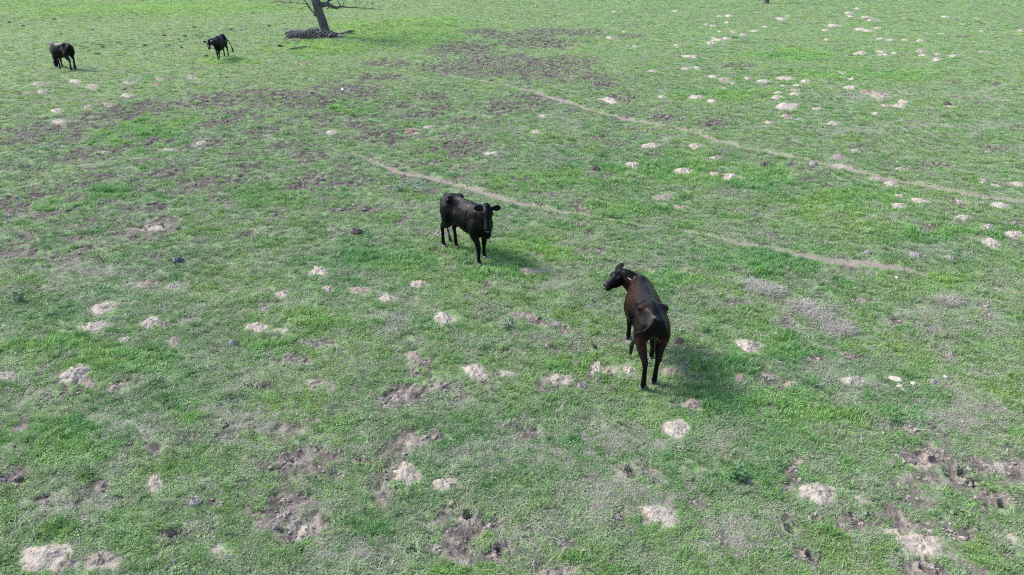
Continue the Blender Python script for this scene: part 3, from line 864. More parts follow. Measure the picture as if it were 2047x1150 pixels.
def catmull(pts, vals, sub=4):
    """smooth a list of (point, values...)"""
    P = [np.array(list(p) + list(v), float) for p, v in zip(pts, vals)]
    out = []
    for i in range(len(P) - 1):
        p0 = P[max(i - 1, 0)]; p1 = P[i]; p2 = P[i + 1]; p3 = P[min(i + 2, len(P) - 1)]
        for k in range(sub):
            t = k / sub
            out.append(0.5 * ((2 * p1) + (-p0 + p2) * t + (2 * p0 - 5 * p1 + 4 * p2 - p3) * t * t + (-p0 + 3 * p1 - 3 * p2 + p3) * t ** 3))
    out.append(P[-1])
    return [o[:3] for o in out], [o[3:] for o in out]

def frame(fwd, up):
    f = Vector(fwd).normalized(); s = Vector(up).cross(f).normalized(); u = f.cross(s)
    return Matrix((f, s, u)).transposed()          # columns: forward, left, up

def remeshed(name, V, F, voxel, smooth_it, parent, mat, region=None, region_it=0, sculpt=None):
    me = bpy.data.meshes.new(name + "_raw"); me.from_pydata([tuple(v) for v in V], [], F); me.update()
    bm = bmesh.new(); bm.from_mesh(me); bmesh.ops.recalc_face_normals(bm, faces=bm.faces); bm.to_mesh(me); bm.free()
    o = link(bpy.data.objects.new(name, me))
    m = o.modifiers.new("remesh", 'REMESH'); m.mode = 'VOXEL'; m.voxel_size = voxel
    s = o.modifiers.new("smooth", 'SMOOTH'); s.factor = 0.5; s.iterations = smooth_it
    dg = bpy.context.evaluated_depsgraph_get()
    me2 = bpy.data.meshes.new_from_object(o.evaluated_get(dg))
    me2.name = name
    o.modifiers.clear(); o.data = me2; bpy.data.meshes.remove(me)
    if region:
        nv = len(me2.vertices); co = np.empty(nv * 3, dtype=np.float32); me2.vertices.foreach_get("co", co); co = co.reshape(-1, 3).astype(float)
        ed = np.empty(len(me2.edges) * 2, dtype=np.int32); me2.edges.foreach_get("vertices", ed); ed = ed.reshape(-1, 2)
        deg = np.bincount(ed.ravel(), minlength=nv).clip(1)[:, None]
        w = region(co)[:, None] * 0.55
        for _ in range(region_it):
            acc = np.zeros_like(co)
            for k in range(3):
                acc[:, k] = np.bincount(ed[:, 0], co[ed[:, 1], k], nv) + np.bincount(ed[:, 1], co[ed[:, 0], k], nv)
            co += w * (acc / deg - co)
        if sculpt: co = sculpt(co)
        me2.vertices.foreach_set("co", co.astype(np.float32).ravel())
    me2.polygons.foreach_set("use_smooth", [True] * len(me2.polygons))
    me2.materials.clear(); me2.materials.append(mat)
    if parent: o.parent = parent
    return o

# ------------------------------------------------------------------ cattle
def coat_mat():
    m, nt, bs = new_mat("short_dark_coat")
    at = N(nt, "ShaderNodeAttribute", attribute_name="coat")
    tc = N(nt, "ShaderNodeTexCoord")
    mp = N(nt, "ShaderNodeMapping"); mp.inputs["Scale"].default_value = (14, 60, 60)
    nt.links.new(tc.outputs["Object"], mp.inputs[0])
    hair = noise_tex(nt, 3.0, 5, 0.7, mp.outputs[0])
    big = noise_tex(nt, 7.0, 4, 0.6, tc.outputs["Object"])
    col = mix_rgb(nt, 1.0, at.outputs["Color"], ramp(nt, hair.outputs[0], [(0.25, 0.7), (0.8, 1.3)]), 'MULTIPLY')
    nt.links.new(col, bs.inputs["Base Color"])
    r = ramp(nt, big.outputs[0], [(0.3, 0.36), (0.7, 0.52)])
    nt.links.new(r, bs.inputs["Roughness"])
    bs.inputs["Specular IOR Level"].default_value = 0.10
    add = N(nt, "ShaderNodeMath", operation='MULTIPLY_ADD'); add.inputs[1].default_value = 1.5
    nt.links.new(big.outputs[0], add.inputs[0]); add.inputs[2].default_value = 0
    bump(nt, bs, add.outputs[0], 0.5, 0.012)
    return m

def flat_mat(name, col, rough=0.5, spec=0.5, nscale=30, amp=0.3, bmp=0.3):
    m, nt, bs = new_mat(name)
    tc = N(nt, "ShaderNodeTexCoord")
    a = noise_tex(nt, nscale, 5, 0.65, tc.outputs["Object"])
    c = mix_rgb(nt, 1.0, col, ramp(nt, a.outputs[0], [(0.25, 1 - amp), (0.75, 1 + amp)]), 'MULTIPLY')
    nt.links.new(c, bs.inputs["Base Color"])
    bs.inputs["Roughness"].default_value = rough; bs.inputs["Specular IOR Level"].default_value = spec
    bump(nt, bs, a.outputs[0], bmp, 0.01)
    return m
M_COAT = coat_mat()
M_HOOF = flat_mat("hoof_horn", (0.10, 0.092, 0.095), 0.55, 0.4, 40, 0.4)
M_HAIR = flat_mat("tail_hair", (0.018, 0.015, 0.014), 0.6, 0.3, 80, 0.5)
M_EYE = flat_mat("wet_eye", (0.012, 0.008, 0.006), 0.08, 0.8, 5, 0.1, 0.0)
M_NOSE = flat_mat("wet_nose", (0.04, 0.04, 0.045), 0.5, 0.35, 60, 0.4)
M_TAGW = flat_mat("pale_tag", (0.50, 0.46, 0.38), 0.5, 0.4, 20, 0.1)

def coat_colours(o, kind):
    co = np.empty(len(o.data.vertices) * 3, dtype=np.float32); o.data.vertices.foreach_get("co", co)
    co = co.reshape(-1, 3).astype(float); x, y, z = co.T
    black = np.array([0.0012, 0.0014, 0.0024]); warm = np.array([0.0036, 0.0024, 0.0024]); rust = np.array([0.036, 0.0135, 0.0075]); hip_glint = np.array([0.36, 0.27, 0.18])
    n1 = fbm(x * 4 + z * 2, y * 4 + z * 3, 4, 950); n2 = fbm(x * 12 + z * 5, z * 12 + y * 7, 3, 960)
    one = np.ones((len(x), 1))
    c = black * one
    if kind == "brown":
        body = sstep(0.75, 0.35, x) * sstep(0.35, 0.9, z)
        c = mixc(c, warm * one, np.clip(0.6 * body + 0.15 + 0.9 * n1, 0, 1))
        side = sstep(0.05, 0.12, np.abs(y)) * np.exp(-((x - 0.30) / 0.22) ** 2) * np.exp(-((z - 1.08) / 0.2) ** 2)
        c = mixc(c, rust * one, np.clip(side * (0.85 + 0.8 * n1 + 0.5 * n2), 0, 0.95))
        hipr = np.exp(-((x + 0.30) / 0.16) ** 2) * np.exp(-((np.abs(y) - 0.12) / 0.07) ** 2) * sstep(0.9, 1.15, z) * sstep(0.1, 0.4, n1 + 0.2)
        c = mixc(c, rust * one, np.clip(hipr * 0.9, 0, 0.8))
        th = np.exp(-((x + 0.66) / 0.14) ** 2) * np.exp(-((z - 0.74) / 0.10) ** 2) * sstep(0.05, 0.1, np.abs(y))
        c = mixc(c, rust * 1.1 * one, np.clip(th * (0.9 + 0.8 * n2), 0, 0.9))
        lg = sstep(0.62, 0.45, z) * sstep(0.12, 0.2, z)
        c = mixc(c, (rust * 0.22) * one, np.clip(lg * (0.7 + 0.6 * n1), 0, 0.9))
        spine = np.exp(-(y / 0.035) ** 2) * sstep(1.12, 1.2, z)
        c = mixc(c, black * one, np.clip(spine * 0.8, 0, 1))
        rump = np.exp(-(y / 0.11) ** 2) * sstep(-0.62, -0.72, x) * sstep(0.75, 0.95, z)
        c = mixc(c, black * 1.2 * one, np.clip(rump * 0.9, 0, 1))
        face = sstep(0.62, 0.8, x)
        c = mixc(c, black * one, np.clip(face, 0, 1))
    elif kind == "black_warm":
        ribs = np.exp(-((x - 0.18) / 0.2) ** 2) * np.exp(-((z - 1.0) / 0.2) ** 2)
        c = mixc(c, warm * one, np.clip(ribs * (0.9 + n1), 0, 1))
        inner = sstep(0.75, 0.55, z) * sstep(-0.35, -0.5, x) * sstep(0.3, 0.5, z)
        c = mixc(c, warm * 0.8 * one, np.clip(inner * (0.4 + n1), 0, 0.7))
    elif kind == "black_hip_glint":
        pt = np.exp(-((x + 0.42) / 0.10) ** 2) * np.exp(-((y + 0.08) / 0.09) ** 2) * sstep(1.14, 1.2, z)  # pale light reflection on the hip, painted into the coat colour
        c = mixc(c, hip_glint * one, np.clip(pt * 1.5, 0, 1))
    at = o.data.attributes.new("coat", 'FLOAT_COLOR', 'POINT')
    at.data.foreach_set("color", np.hstack([c, one]).astype(np.float32).ravel())

def leg_piece(front, side, foot, lift=0.0, joints=None):
    """foot: (x, y) of the hoof in the cow's own frame"""
    if front:
        base = [(.44, .15, .96), (.42, .165, .80), (.40, .155, .64), (.435, .13, .50), (.455, .125, .385), (.450, .125, .345), (.445, .125, .22), (.440, .125, .125), (.465, .125, .075), (.485, .125, .05)]
        rw = [.07, .095, .085, .060, .052, .050, .033, .040, .036, .040]
        rh = [.13, .145, .115, .072, .056, .052, .036, .043, .040, .046]
        ref = (.485, .125)
    else:
        base = [(-.46, .13, 1.06), (-.48, .155, .90), (-.44, .165, .74), (-.50, .145, .61), (-.615, .13, .50), (-.63, .125, .455), (-.61, .125, .33), (-.595, .125, .13), (-.57, .125, .08), (-.55, .125, .05)]
        rw = [.085, .100, .092, .072, .050, .044, .033, .040, .036, .040]
        rh = [.17, .210, .190, .130, .066, .054, .039, .043, .040, .046]
        ref = (-.55, .125)
    pts = []
    for (x, y, z) in base:
        y *= side
        w = max(0, min(1, (0.95 - z) / 0.75)); w = w * w * (3 - 2 * w)
        x += (foot[0] - ref[0]) * w; y += (foot[1] - ref[1] * side) * w
        z += (foot[2] if len(foot) > 2 else 0) * w
        pts.append((x, y, z))
    if joints:
        pts = joints
    pp, vv = catmull(pts, list(zip(rw, rh)), 3)
    end = Vector(pts[-1]); prev = Vector(pts[-3])
    return loft(pp, [v[0] for v in vv], [v[1] for v in vv], up=(1, 0, 0.0001), n=14), end, prev

def hoof_mesh(parent, pos, yaw, tilt=0.0):
    pieces = []
    for s in (-1, 1):
        V, F = [], []
        prof = [(0.0, 0.062, 0.029), (0.012, 0.066, 0.030), (0.045, 0.052, 0.025), (0.062, 0.042, 0.020)]
        n = 12
        for (z, a, b) in prof:
            for k in range(n):
                t = 2 * math.pi * k / n
                V.append(Vector((a * math.cos(t) + (0.016 if z < 0.03 else 0.0) + 0.008, s * 0.024 + b * math.sin(t), z)))
        for i in range(3):
            for k in range(n):
                F.append((i * n + k, i * n + (k + 1) % n, (i + 1) * n + (k + 1) % n, (i + 1) * n + k))
        V.append(Vector((0, s * .024, 0))); V.append(Vector((0, s * .024, .064)))
        for k in range(n):
            F.append((len(V) - 2, (k + 1) % n, k)); F.append((len(V) - 1, 3 * n + k, 3 * n + (k + 1) % n))
        pieces.append((V, F))
    V, F = join(pieces)
    rot = Euler((0, tilt, yaw)).to_matrix()
    V = [rot @ v for v in V]
    o = mesh_obj("hoof", V, F, M_HOOF, parent); o.location = pos
    return o

def lean_body(co):
    """hollow flanks, ribs, spine and the groove behind the shoulder of a lean animal"""
    x, y, z = co.T.copy()
    g = lambda v, c, w: np.exp(-((v - c) / w) ** 2)
    sy = np.sign(y) * sstep(.03, .10, np.abs(y)); body = sstep(.62, .5, x) * sstep(.48, .56, z)
    dy = -.042 * g(x, -.19, .085) * g(z, 1.07, .10) - .026 * g(x, -.57, .075) * g(z, 1.13, .07) - .020 * g(x, .275, .035) * sstep(.6, .8, z) * sstep(1.2, 1.05, z)
    dy -= .022 * g(x, -.33, .05) * g(z, .78, .14)
    dy += .0065 * np.sin((x + .25 * (z - 1)) * 2 * np.pi / .072) * sstep(-.13, -.04, x) * sstep(.27, .2, x) * sstep(.68, .8, z) * sstep(1.17, 1.06, z)
    dy += .008 * fbm(x * 6, z * 6 + y * 3, 3, 77)
    co[:, 1] = y + sy * dy * body
    co[:, 2] = z + body * (.014 * g(y, 0, .04) * sstep(.40, .15, x) * sstep(-.62, -.4, x) * sstep(1.1, 1.18, z) - .018 * g(x, -.16, .10) * g(np.abs(y), .11, .06) * sstep(1.08, 1.15, z))
    return co

def build_cow(label, feet_px, poll, muzzle, up, tail, coat, scale=1.0, tags=(), lift_leg=None, ear_pose=None, bend=0.0, voxel=0.009, axis=None, tail_r=1.0, girth=1.0, group=None, name="cow", ground_shift=None):
    """feet_px: hind right, hind left, front right, front left pixels of the hooves; poll/muzzle/tail: world points"""
    fw = [gp(*p) for p in feet_px]
    hind = (fw[0] + fw[1]) / 2; front = (fw[2] + fw[3]) / 2
    if axis: hind, front = gp(*axis[0]), gp(*axis[1])
    d = front - hind; head = math.atan2(d[1], d[0])
    mid = hind * 0.47 + front * 0.53
    root = empty(name, (mid[0], mid[1], gz(mid[0], mid[1])), head, label, "cow", group)
    root.scale = (scale,) * 3
    Mi = (Matrix.Translation(root.location) @ Matrix.Rotation(head, 4, 'Z') @ Matrix.Scale(scale, 4)).inverted()
    L = lambda p: Mi @ Vector(p)
    f = [L(p) for p in fw]
    zmin = [p.z for p in f]
    # the trunk
    st = [(-.755, 1.10, .985, .085), (-.70, 1.185, .91, .150), (-.60, 1.235, .83, .185), (-.48, 1.262, .74, .212), (-.36, 1.270, .665, .218), (-.24, 1.252, .630, .198), (-.10, 1.243, .590, .218),
          (.06, 1.240, .555, .248), (.22, 1.243, .535, .252), (.36, 1.258, .535, .228), (.48, 1.272, .550, .205), (.60, 1.235, .575, .170), (.70, 1.17, .64, .135), (.77, 1.08, .74, .08)]
    st = [(a, b, c - .35 * (girth - 1), w) for a, b, c, w in st]
    sp, sv = catmull([(a, 0, (b + c) / 2) for a, b, c, w in st], [((b - c) / 2, w * girth) for a, b, c, w in st], 3)
    V, F = [], []; n = 26
    for p, (hh, hw) in zip(sp, sv):
        yb = bend * p[0] * abs(p[0])
        for k in range(n):
            t = 2 * math.pi * k / n
            cz, cy = math.cos(t), math.sin(t)
            hip = math.exp(-((p[0] + .42) / .16) ** 2)
            w = hw * (1 - (0.30 - .26 * hip) * max(cz, 0) ** 1.5 + 0.04 * max(-cz, 0))
            yy = math.copysign(abs(cy) ** 0.88, cy) * w
            V.append(Vector((p[0], yy + yb, p[2] + hh * cz)))
    m_ = len(sp)
    for i in range(m_ - 1):
        for k in range(n):
            F.append((i * n + k, i * n + (k + 1) % n, (i + 1) * n + (k + 1) % n, (i + 1) * n + k))
    V.append(Vector(sp[0])); V.append(Vector(sp[-1]))
    for k in range(n):
        F.append((len(V) - 2, (k + 1) % n, k)); F.append((len(V) - 1, (m_ - 1) * n + k, (m_ - 1) * n + (k + 1) % n))
    P = [(V, F)]
    for s in (-1, 1):
        P.append(ellipsoid((-.37, s * .182, 1.170), (.070, .048, .048)))                      # hook bones
        P.append(ellipsoid((-.41, s * .10, 1.205), (.08, .12, .050)))
        P.append(ellipsoid((-.73, s * .095, 1.075), (.05, .040, .045)))                       # pin bones
        P.append(ellipsoid((-.56, s * .120, .95), (.16, .090, .22)))                           # thigh
        P.append(ellipsoid((.42, s * .148, .96), (.14, .055, .20), Euler((0, R(18), 0)).to_matrix()))   # shoulder blade
        P.append(ellipsoid((.50, s * .125, .82), (.14, .085, .14)))                            # point of shoulder
    for i in range(7):                                                                          # low knobs of the spine
        P.append(ellipsoid((-.30 + i * .12, bend * (-.3 + i * .12) * abs(-.3 + i * .12), 1.238), (.055, .018, .018)))
    for s in (-1, 1):                                                                           # ribs just under the skin
        for i in range(7):
            x0 = -0.06 + i * .065
            pts = [(x0 + .0, s * .150, 1.13), (x0 - .015, s * .219, 1.0), (x0 - .035, s * .249, .87), (x0 - .05, s * .232, .74)]
            pp, vv = catmull(pts, [(.014,)] * 4, 3)
            P.append(loft(pp, [.016] * len(pp), [.020] * len(pp), n=8))
    P.append(ellipsoid((.66, 0, .70), (.12, .075, .14)))                                        # brisket
    # legs
    hoofs = []
    order = [(False, -1), (False, 1), (True, -1), (True, 1)]
    for i, (fr, s) in enumerate(order):
        if lift_leg and lift_leg[0] == i:
            jo = lift_leg[1]
            pc, end, prev = leg_piece(fr, s, (f[i].x, f[i].y), joints=jo)
            P.append(pc); hoofs.append((end + lift_leg[2], lift_leg[3]))
        else:
            gx = Mi.inverted() @ Vector((f[i].x, f[i].y, 0))
            zg = (Mi @ Vector((gx.x, gx.y, gz(gx.x, gx.y)))).z
            pc, end, prev = leg_piece(fr, s, (f[i].x, f[i].y, zg))
            P.append(pc)
            hoofs.append((Vector((end.x + .004, end.y, zg - .004)), 0.0))
    # neck and head
    pl = L(poll); mz = L(muzzle)
    up = (Mi.to_3x3() @ Vector(up)).normalized()
    fwd = (mz - pl); hl = fwd.length; fwd.normalize()
    fr = frame(fwd, up); upv = fr @ Vector((0, 0, 1)); side = fr @ Vector((0, 1, 0))
    nb = Vector((.52, bend * .27, .985)); tgt = pl - upv * .07 + fwd * .03
    m1 = nb.lerp(tgt, .35) + Vector((.05, 0, .02)); m2 = nb.lerp(tgt, .72) + Vector((.02, 0, .03))
    pts = [Vector((.36, 0, .98)), nb, m1, m2, tgt]
    pp, vv = catmull(pts, [(.15, .25), (.15, .245), (.115, .19), (.095, .145), (.085, .115)], 4)
    P.append(loft(pp, [v[0] for v in vv], [v[1] for v in vv], up=(upv * .3 + Vector((0, 0, 1))).normalized(), n=20))
    throat = [Vector((.62, 0, .66)), nb.lerp(tgt, .3) - Vector((-.06, 0, .20)), nb.lerp(tgt, .75) + (fwd * .02 - upv * .10)]
    pp, vv = catmull(throat, [(.045,), (.035,), (.035,)], 4)
    P.append(loft(pp, [v[0] * .8 for v in vv], [v[0] * 1.6 for v in vv], n=10))
    H = lambda a, b, c: pl + fwd * a * hl + side * b + upv * c
    hs = [(-.08, -.045, .050, .055), (.03, -.055, .090, .098), (.16, -.068, .108, .122), (.30, -.078, .110, .132), (.45, -.078, .093, .122), (.62, -.070, .074, .098), (.78, -.062, .068, .078), (.92, -.060, .076, .072), (1.02, -.062, .068, .058), (1.07, -.062, .040, .034)]
    pp, vv = catmull([H(a, 0, c) for a, c, w, h in hs], [(w, h) for a, c, w, h in hs], 3)
    P.append(loft(pp, [v[0] for v in vv], [v[1] for v in vv], up=upv, n=18))
    P.append(ellipsoid(H(.02, 0, .012), (.05, .055, .035), fr))                                 # poll
    for s in (-1, 1):
        P.append(ellipsoid(H(.30, s * .085, -.015), (.055, .030, .040), fr))                    # brow
        P.append(ellipsoid(H(.38, s * .055, -.125), (.11, .030, .045), fr))                     # jaw
        P.append(ellipsoid(H(.97, s * .036, -.030), (.030, .026, .026), fr))                    # nostril rims
    P.append(ellipsoid(H(.93, 0, -.095), (.055, .042, .022), fr))                               # lower lip
    # ears
    ear_tips = []
    for s in (-1, 1):
        ps = (ear_pose or {}).get(s, (-.25, 1.0, -.10))
        ed = (fwd * ps[0] * -1 * 0 + fwd * ps[0] + side * s * ps[1] + upv * ps[2]).normalized()
        e0 = H(.10, s * .090, -.015)
        ep = [e0, e0 + ed * .05, e0 + ed * .10, e0 + ed * .15, e0 + ed * .185]
        P.append(loft(ep, [.030, .056, .066, .052, .018], [.022, .019, .018, .016, .012], up=(upv + fwd * .3).normalized() if abs(ed.dot(upv)) < .8 else fwd, n=12))
        ear_tips.append((s, e0, ed))
    # tail
    tl = [Vector((-.66, 0, 1.20)), Vector((-.745, 0, 1.175))] + [L(p) for p in tail]
    tr = np.linspace(.034, .016, len(tl)) * tail_r
    pp, vv = catmull(tl, [(r_,) for r_ in tr], 4)
    P.append(loft(pp, [v[0] for v in vv], [v[0] for v in vv], up=(0.1, 1, 0.05), n=10))
    V, F = join(P)
    body = remeshed("body", V, F, voxel, 3, root, M_COAT, lambda c: sstep(.66, .5, c[:, 0]) * sstep(.42, .62, c[:, 2]) * sstep(-.80, -.75, c[:, 0]), 34, lean_body)
    coat_colours(body, coat)
    # tail switch
    e = Vector(pp[-1]); dr = (Vector(pp[-1]) - Vector(pp[-3])).normalized(); dn = Vector((0, 0, -1))
    hp = []
    for i in range(46):
        a = random.uniform(0, 6.28); o = Vector((math.cos(a), math.sin(a), 0)) * .012 * random.random()
        j = Vector((random.uniform(-1, 1), random.uniform(-1, 1), random.uniform(-.3, .3))) * .035
        L0 = random.uniform(.16, .30) * (1 + .25 * (tail_r - 1)); o = o * tail_r
        p0 = e + o - dr * .03; p1 = e + o * 1.8 + (dr * .6 + dn * .4) * L0 * .5 + j * .6; p2 = p1 + (dr * .2 + dn * .8) * L0 * .55 - j * .6
        hp.append(loft([p0, p1, p2], [.006 * tail_r, .006 * tail_r, .0015], [.006 * tail_r, .006 * tail_r, .0015], up=(.3, 1, .1), n=5))
    V, F = join(hp); mesh_obj("tail_tuft", V, F, M_HAIR, root)
    for (pos, tilt) in hoofs:
        hoof_mesh(root, pos, 0.0, tilt)
    for s in (-1, 1):
        V, F = ellipsoid((0, 0, 0), (.020, .020, .020)); o = mesh_obj("eye", V, F, M_EYE, root); o.location = H(.31, s * .093, -.038)
    V, F = join([ellipsoid(H(1.045, 0, -.042), (.022, .044, .030), fr)])
    nose = mesh_obj("nose", V, F, M_NOSE, root)
    for s in (-1, 1):
        V, F = ellipsoid(H(1.075, s * .024, -.036), (.008, .009, .007), fr, 10, 7); mesh_obj("nostril", V, F, M_EYE, nose)
    for (s, w, h, along) in tags:
        _, e0, ed = [t for t in ear_tips if t[0] == s][0]
        c = e0 + ed * along + upv * .024
        ax = (fwd - ed * fwd.dot(ed)).normalized()
        V = []
        for dz in (.000, .006):
            for (a, b) in ((-.5, .5), (.5, .5), (.5, -.5), (-.5, -.5)):
                V.append(c + ed * a * h + ax * b * w + upv * dz)
        F = [(0, 1, 2, 3), (7, 6, 5, 4), (0, 4, 5, 1), (1, 5, 6, 2), (2, 6, 7, 3), (3, 7, 4, 0)]
        mesh_obj("ear_tag", V, F, M_TAGW, root, smooth=False)
    return root

# 1: black cow in the middle, watching the camera
A_root = build_cow("lean black cow standing in the centre, facing the camera with its head up",
    [(889, 494), (914, 496), (960, 531), (970, 517)], ray_y(974, 412, 13.95), ray_y(975, 460, 13.66), (0, 0, 1),
    [ray_y(889, 400, 15.65), ray_y(888, 425, 15.62), ray_y(893, 450, 15.55), ray_y(898, 468, 15.5)], "black_warm", 1.02,
    ear_pose={-1: (-.12, 1.0, -.02), 1: (-.12, 1.0, -.06)}, group="black cows in the pasture")
# 2: dark brown young cow walking away, looking left
lift = None
B_feet = [(1306, 768), (1284, 777), (1301, 716), (1255, 677)]
B_root = build_cow("dark brown cow with rusty patches seen from behind, walking away and looking left",
    B_feet, ray_y(1241, 542, 10.96), ray_y(1209, 571, 10.78), (0.0, 0.0, 1),
    [ray_y(1309, 640, 9.25), ray_y(1300, 653, 9.19), ray_y(1288, 663, 9.16), ray_y(1275, 667, 9.17), ray_y(1268, 677, 9.20)], "brown", 1.08,
    tags=((1, .014, .07, .13),), voxel=0.009, ear_pose={1: (-.15, 1.0, -.60), -1: (-1.0, .12, .0)}, axis=((1295, 772), (1272, 698)))
# 3: black cow grazing at far left
C_root = build_cow("black cow grazing with its head down at the far left, seen from behind",
    [(149, 138), (142, 142), (124, 135), (120, 138)], ray_y(107, 119, 38.9), ray_y(109, 137, 38.45), (-0.6, -0.4, 0.3),
    [ray_y(143, 98, 38.1), ray_y(146, 112, 37.95), ray_y(149, 124, 37.9), ray_y(150, 130, 37.9)], "black", 1.03, girth=1.10, voxel=0.012, group="black cows in the pasture")
# 4: black cow left of the tree
D_root = build_cow("black cow with a white ear tag and swinging tail, left of the big bare tree",
    [(449, 114.5), (456.5, 113.2), (436, 121), (439, 119.3)], ray_y(416, 81.5, 40.9), ray_y(418.5, 96, 40.5), (0, 0, 1),
    [ray_y(455, 80, 42.9), ray_y(459, 87, 43.0), ray_y(463, 94, 43.05)], "black_hip_glint", 1.0, tags=((1, .06, .07, .07),), tail_r=1.8, girth=1.22, voxel=0.012, group="black cows in the pasture")

# ------------------------------------------------------------------ bird
def build_bird():
    p = gp(1188, 699); p[2] = gz(p[0], p[1])
    root = empty("blackbird", p, R(148), "small black bird standing in the grass left of the brown cow", "bird")
    P = [ellipsoid((0, 0, .115), (.095, .055, .052), Euler((0, R(-32), 0)).to_matrix()),
         ellipsoid((.075, 0, .175), (.038, .033, .034)),
         loft([(.03, 0, .13), (.07, 0, .17)], [.045, .030], [.045, .03]),
         loft([(-.05, 0, .085), (-.13, 0, .045), (-.20, 0, .012)], [.035, .026, .030], [.022, .010, .006])]
    V, F = join(P)
    b = remeshed("body", V, F, 0.006, 4, root, M_BIRD)
    V, F = loft([(.095, 0, .177), (.125, 0, .178), (.145, 0, .176)], [.012, .008, .002], [.011, .007, .002], n=8)
    mesh_obj("beak", V, F, M_BEAK, root)
    for s in (-1, 1):
        V, F = loft([(.05, s * .045, .14), (-.03, s * .058, .105), (-.11, s * .03, .065)], [.014, .016, .004], [.035, .03, .006], up=(0, 0, 1), n=10)
        mesh_obj("wing", V, F, M_BIRD, root)
        V, F = join([loft([(.0, s * .022, .08), (-.008, s * .024, .04), (.0, s * .024, .0)], [.006, .004, .004], [.006, .004, .004], up=(1, 0, 0), n=6),
                     loft([(.0, s * .024, .003), (.03, s * .026, .002)], [.004, .002], [.003, .002], n=6)])
        mesh_obj("leg", V, F, M_BEAK, root)
    root.scale = (.45,) * 3
    return root
M_BIRD = flat_mat("glossy_black_feathers", (0.008, 0.009, 0.013), 0.35, 0.5, 40, 0.4)
M_BEAK = flat_mat("dark_horn", (0.02, 0.018, 0.016), 0.4, 0.5, 40, 0.2)
build_bird()

# ------------------------------------------------------------------ dung, stones
M_DUNG_B = flat_mat("fresh_dung", (0.022, 0.024, 0.034), 0.32, 0.5, 14, 0.6, 0.8)
M_DUNG_D = flat_mat("old_dung", (0.060, 0.050, 0.042), 0.8, 0.2, 18, 0.5, 0.9)
M_DUNG_G = flat_mat("dry_grey_dung", (0.22, 0.20, 0.19), 0.9, 0.1, 18, 0.45, 0.9)
M_STONE = flat_mat("pale_stone", (0.46, 0.40, 0.31), 0.85, 0.2, 16, 0.35, 0.7)
M_STONEG = flat_mat("grey_stone", (0.30, 0.29, 0.28), 0.85, 0.2, 16, 0.35, 0.7)

def build_pat(px, py, rx, ry, mat, label, name="dung_pat", cat="dung", rings=True, h=0.055, group=None):
    c, M = affine(px, py, rx, ry, 0)
    u = np.hypot(*M[:, 0]); v = min(np.hypot(*M[:, 1]), u * 1.1)
    nr, na = 18, 48
    th = np.linspace(0, 2 * np.pi, na, endpoint=False); r = np.linspace(0, 1.12, nr + 1)[1:]
    TH, RR = np.meshgrid(th, r); k = px * 0.37
    lim = 0.95 + 0.22 * fbm(np.cos(TH) * 1.3 + k, np.sin(TH) * 1.3, 3, 1000)
    x = np.append((RR * np.cos(TH) * lim * u).ravel(), 0); y = np.append((RR * np.sin(TH) * lim * v).ravel(), 0); rr = np.append(RR.ravel(), 0)
    z = h * np.where(rr < 1, np.maximum(1 - rr ** 3, 0) ** 0.6, -0.5)
    if rings: z = z + 0.010 * np.sin(rr * 15 + k) * (rr < 1) * (1 - rr * .5)
    z = z + 0.020 * fbm(x * 12 + k, y * 12, 3, 1010, 0.65) * (rr < 1)
    V = np.stack([x, y, z], 1); F = []
    cen = nr * na
    for j in range(na):
        F.append((cen, j, (j + 1) % na))
        for i in range(nr - 1):
            F.append((i * na + j, (i + 1) * na + j, (i + 1) * na + (j + 1) % na, i * na + (j + 1) % na))
    o = mesh_obj(name, V, F, mat); o.location = (c[0], c[1], gz(c[0], c[1]) + 0.012)
    tag(o, label, cat, group); return o

def build_stone(px, py, r, mat, label, flat=0.55, name="stone", group=None, k=0):
    p = gp(px, py); s = r * np.linalg.norm(p - np.array([0, 0, CAM_H])) / FPX
    bm = bmesh.new(); bmesh.ops.create_icosphere(bm, subdivisions=3, radius=1)
    co = np.array([v.co[:] for v in bm.verts])
    d = 0.9 + 0.30 * fbm(co[:, 0] * 1.1 + px, co[:, 1] * 1.1 + co[:, 2], 3, 1020)
    for v, q in zip(bm.verts, d): v.co = Vector((v.co.x * q * s * 1.15, v.co.y * q * s * .85, v.co.z * q * s * flat))
    me = bpy.data.meshes.new(name); bm.to_mesh(me); bm.free(); me.materials.append(mat)
    me.polygons.foreach_set("use_smooth", [True] * len(me.polygons))
    o = link(bpy.data.objects.new(name, me)); o.location = (p[0], p[1], gz(p[0], p[1]) + s * flat * .45); o.rotation_euler = (0, 0, px)
    tag(o, label, "stone", group); return o

GD = "cattle dung lying in the pasture"
build_pat(355, 523, 12, 4.5, M_DUNG_B, "fresh shiny blue-black dung heap in the grass at left", h=0.10, group=GD)
build_pat(713, 466, 13, 4, M_DUNG_D, "dark brown dung pat left of the black cow facing the camera", h=0.07, group=GD)
build_pat(467, 690, 8, 6, M_DUNG_G, "round coiled grey dung lump below the bright sand mound at left", h=0.10, group=GD)
build_pat(1356, 684, 13, 8, M_DUNG_D, "swirled dark dung pat just right of the brown cow's rump", h=0.08, group=GD)
build_pat(1190, 338, 9, 4, M_DUNG_D, "dark dung pat in the open grass above the brown cow", h=0.07, group=GD)
build_pat(1195, 763, 6, 4.5, M_DUNG_G, "small pale grey dung lump under the mound below the bird", h=0.07, group=GD)
build_pat(1153, 730, 8, 4, M_DUNG_G, "flat grey dung lump left of the mound below the bird", h=0.05, group=GD)
build_pat(1733, 507, 7, 4, M_DUNG_G, "left of the two dark grey pats right above the lower trail", h=0.06, group=GD)
build_pat(1898, 518, 10, 5, M_DUNG_G, "right of the two dark grey pats beyond the lower trail", h=0.06, group=GD)
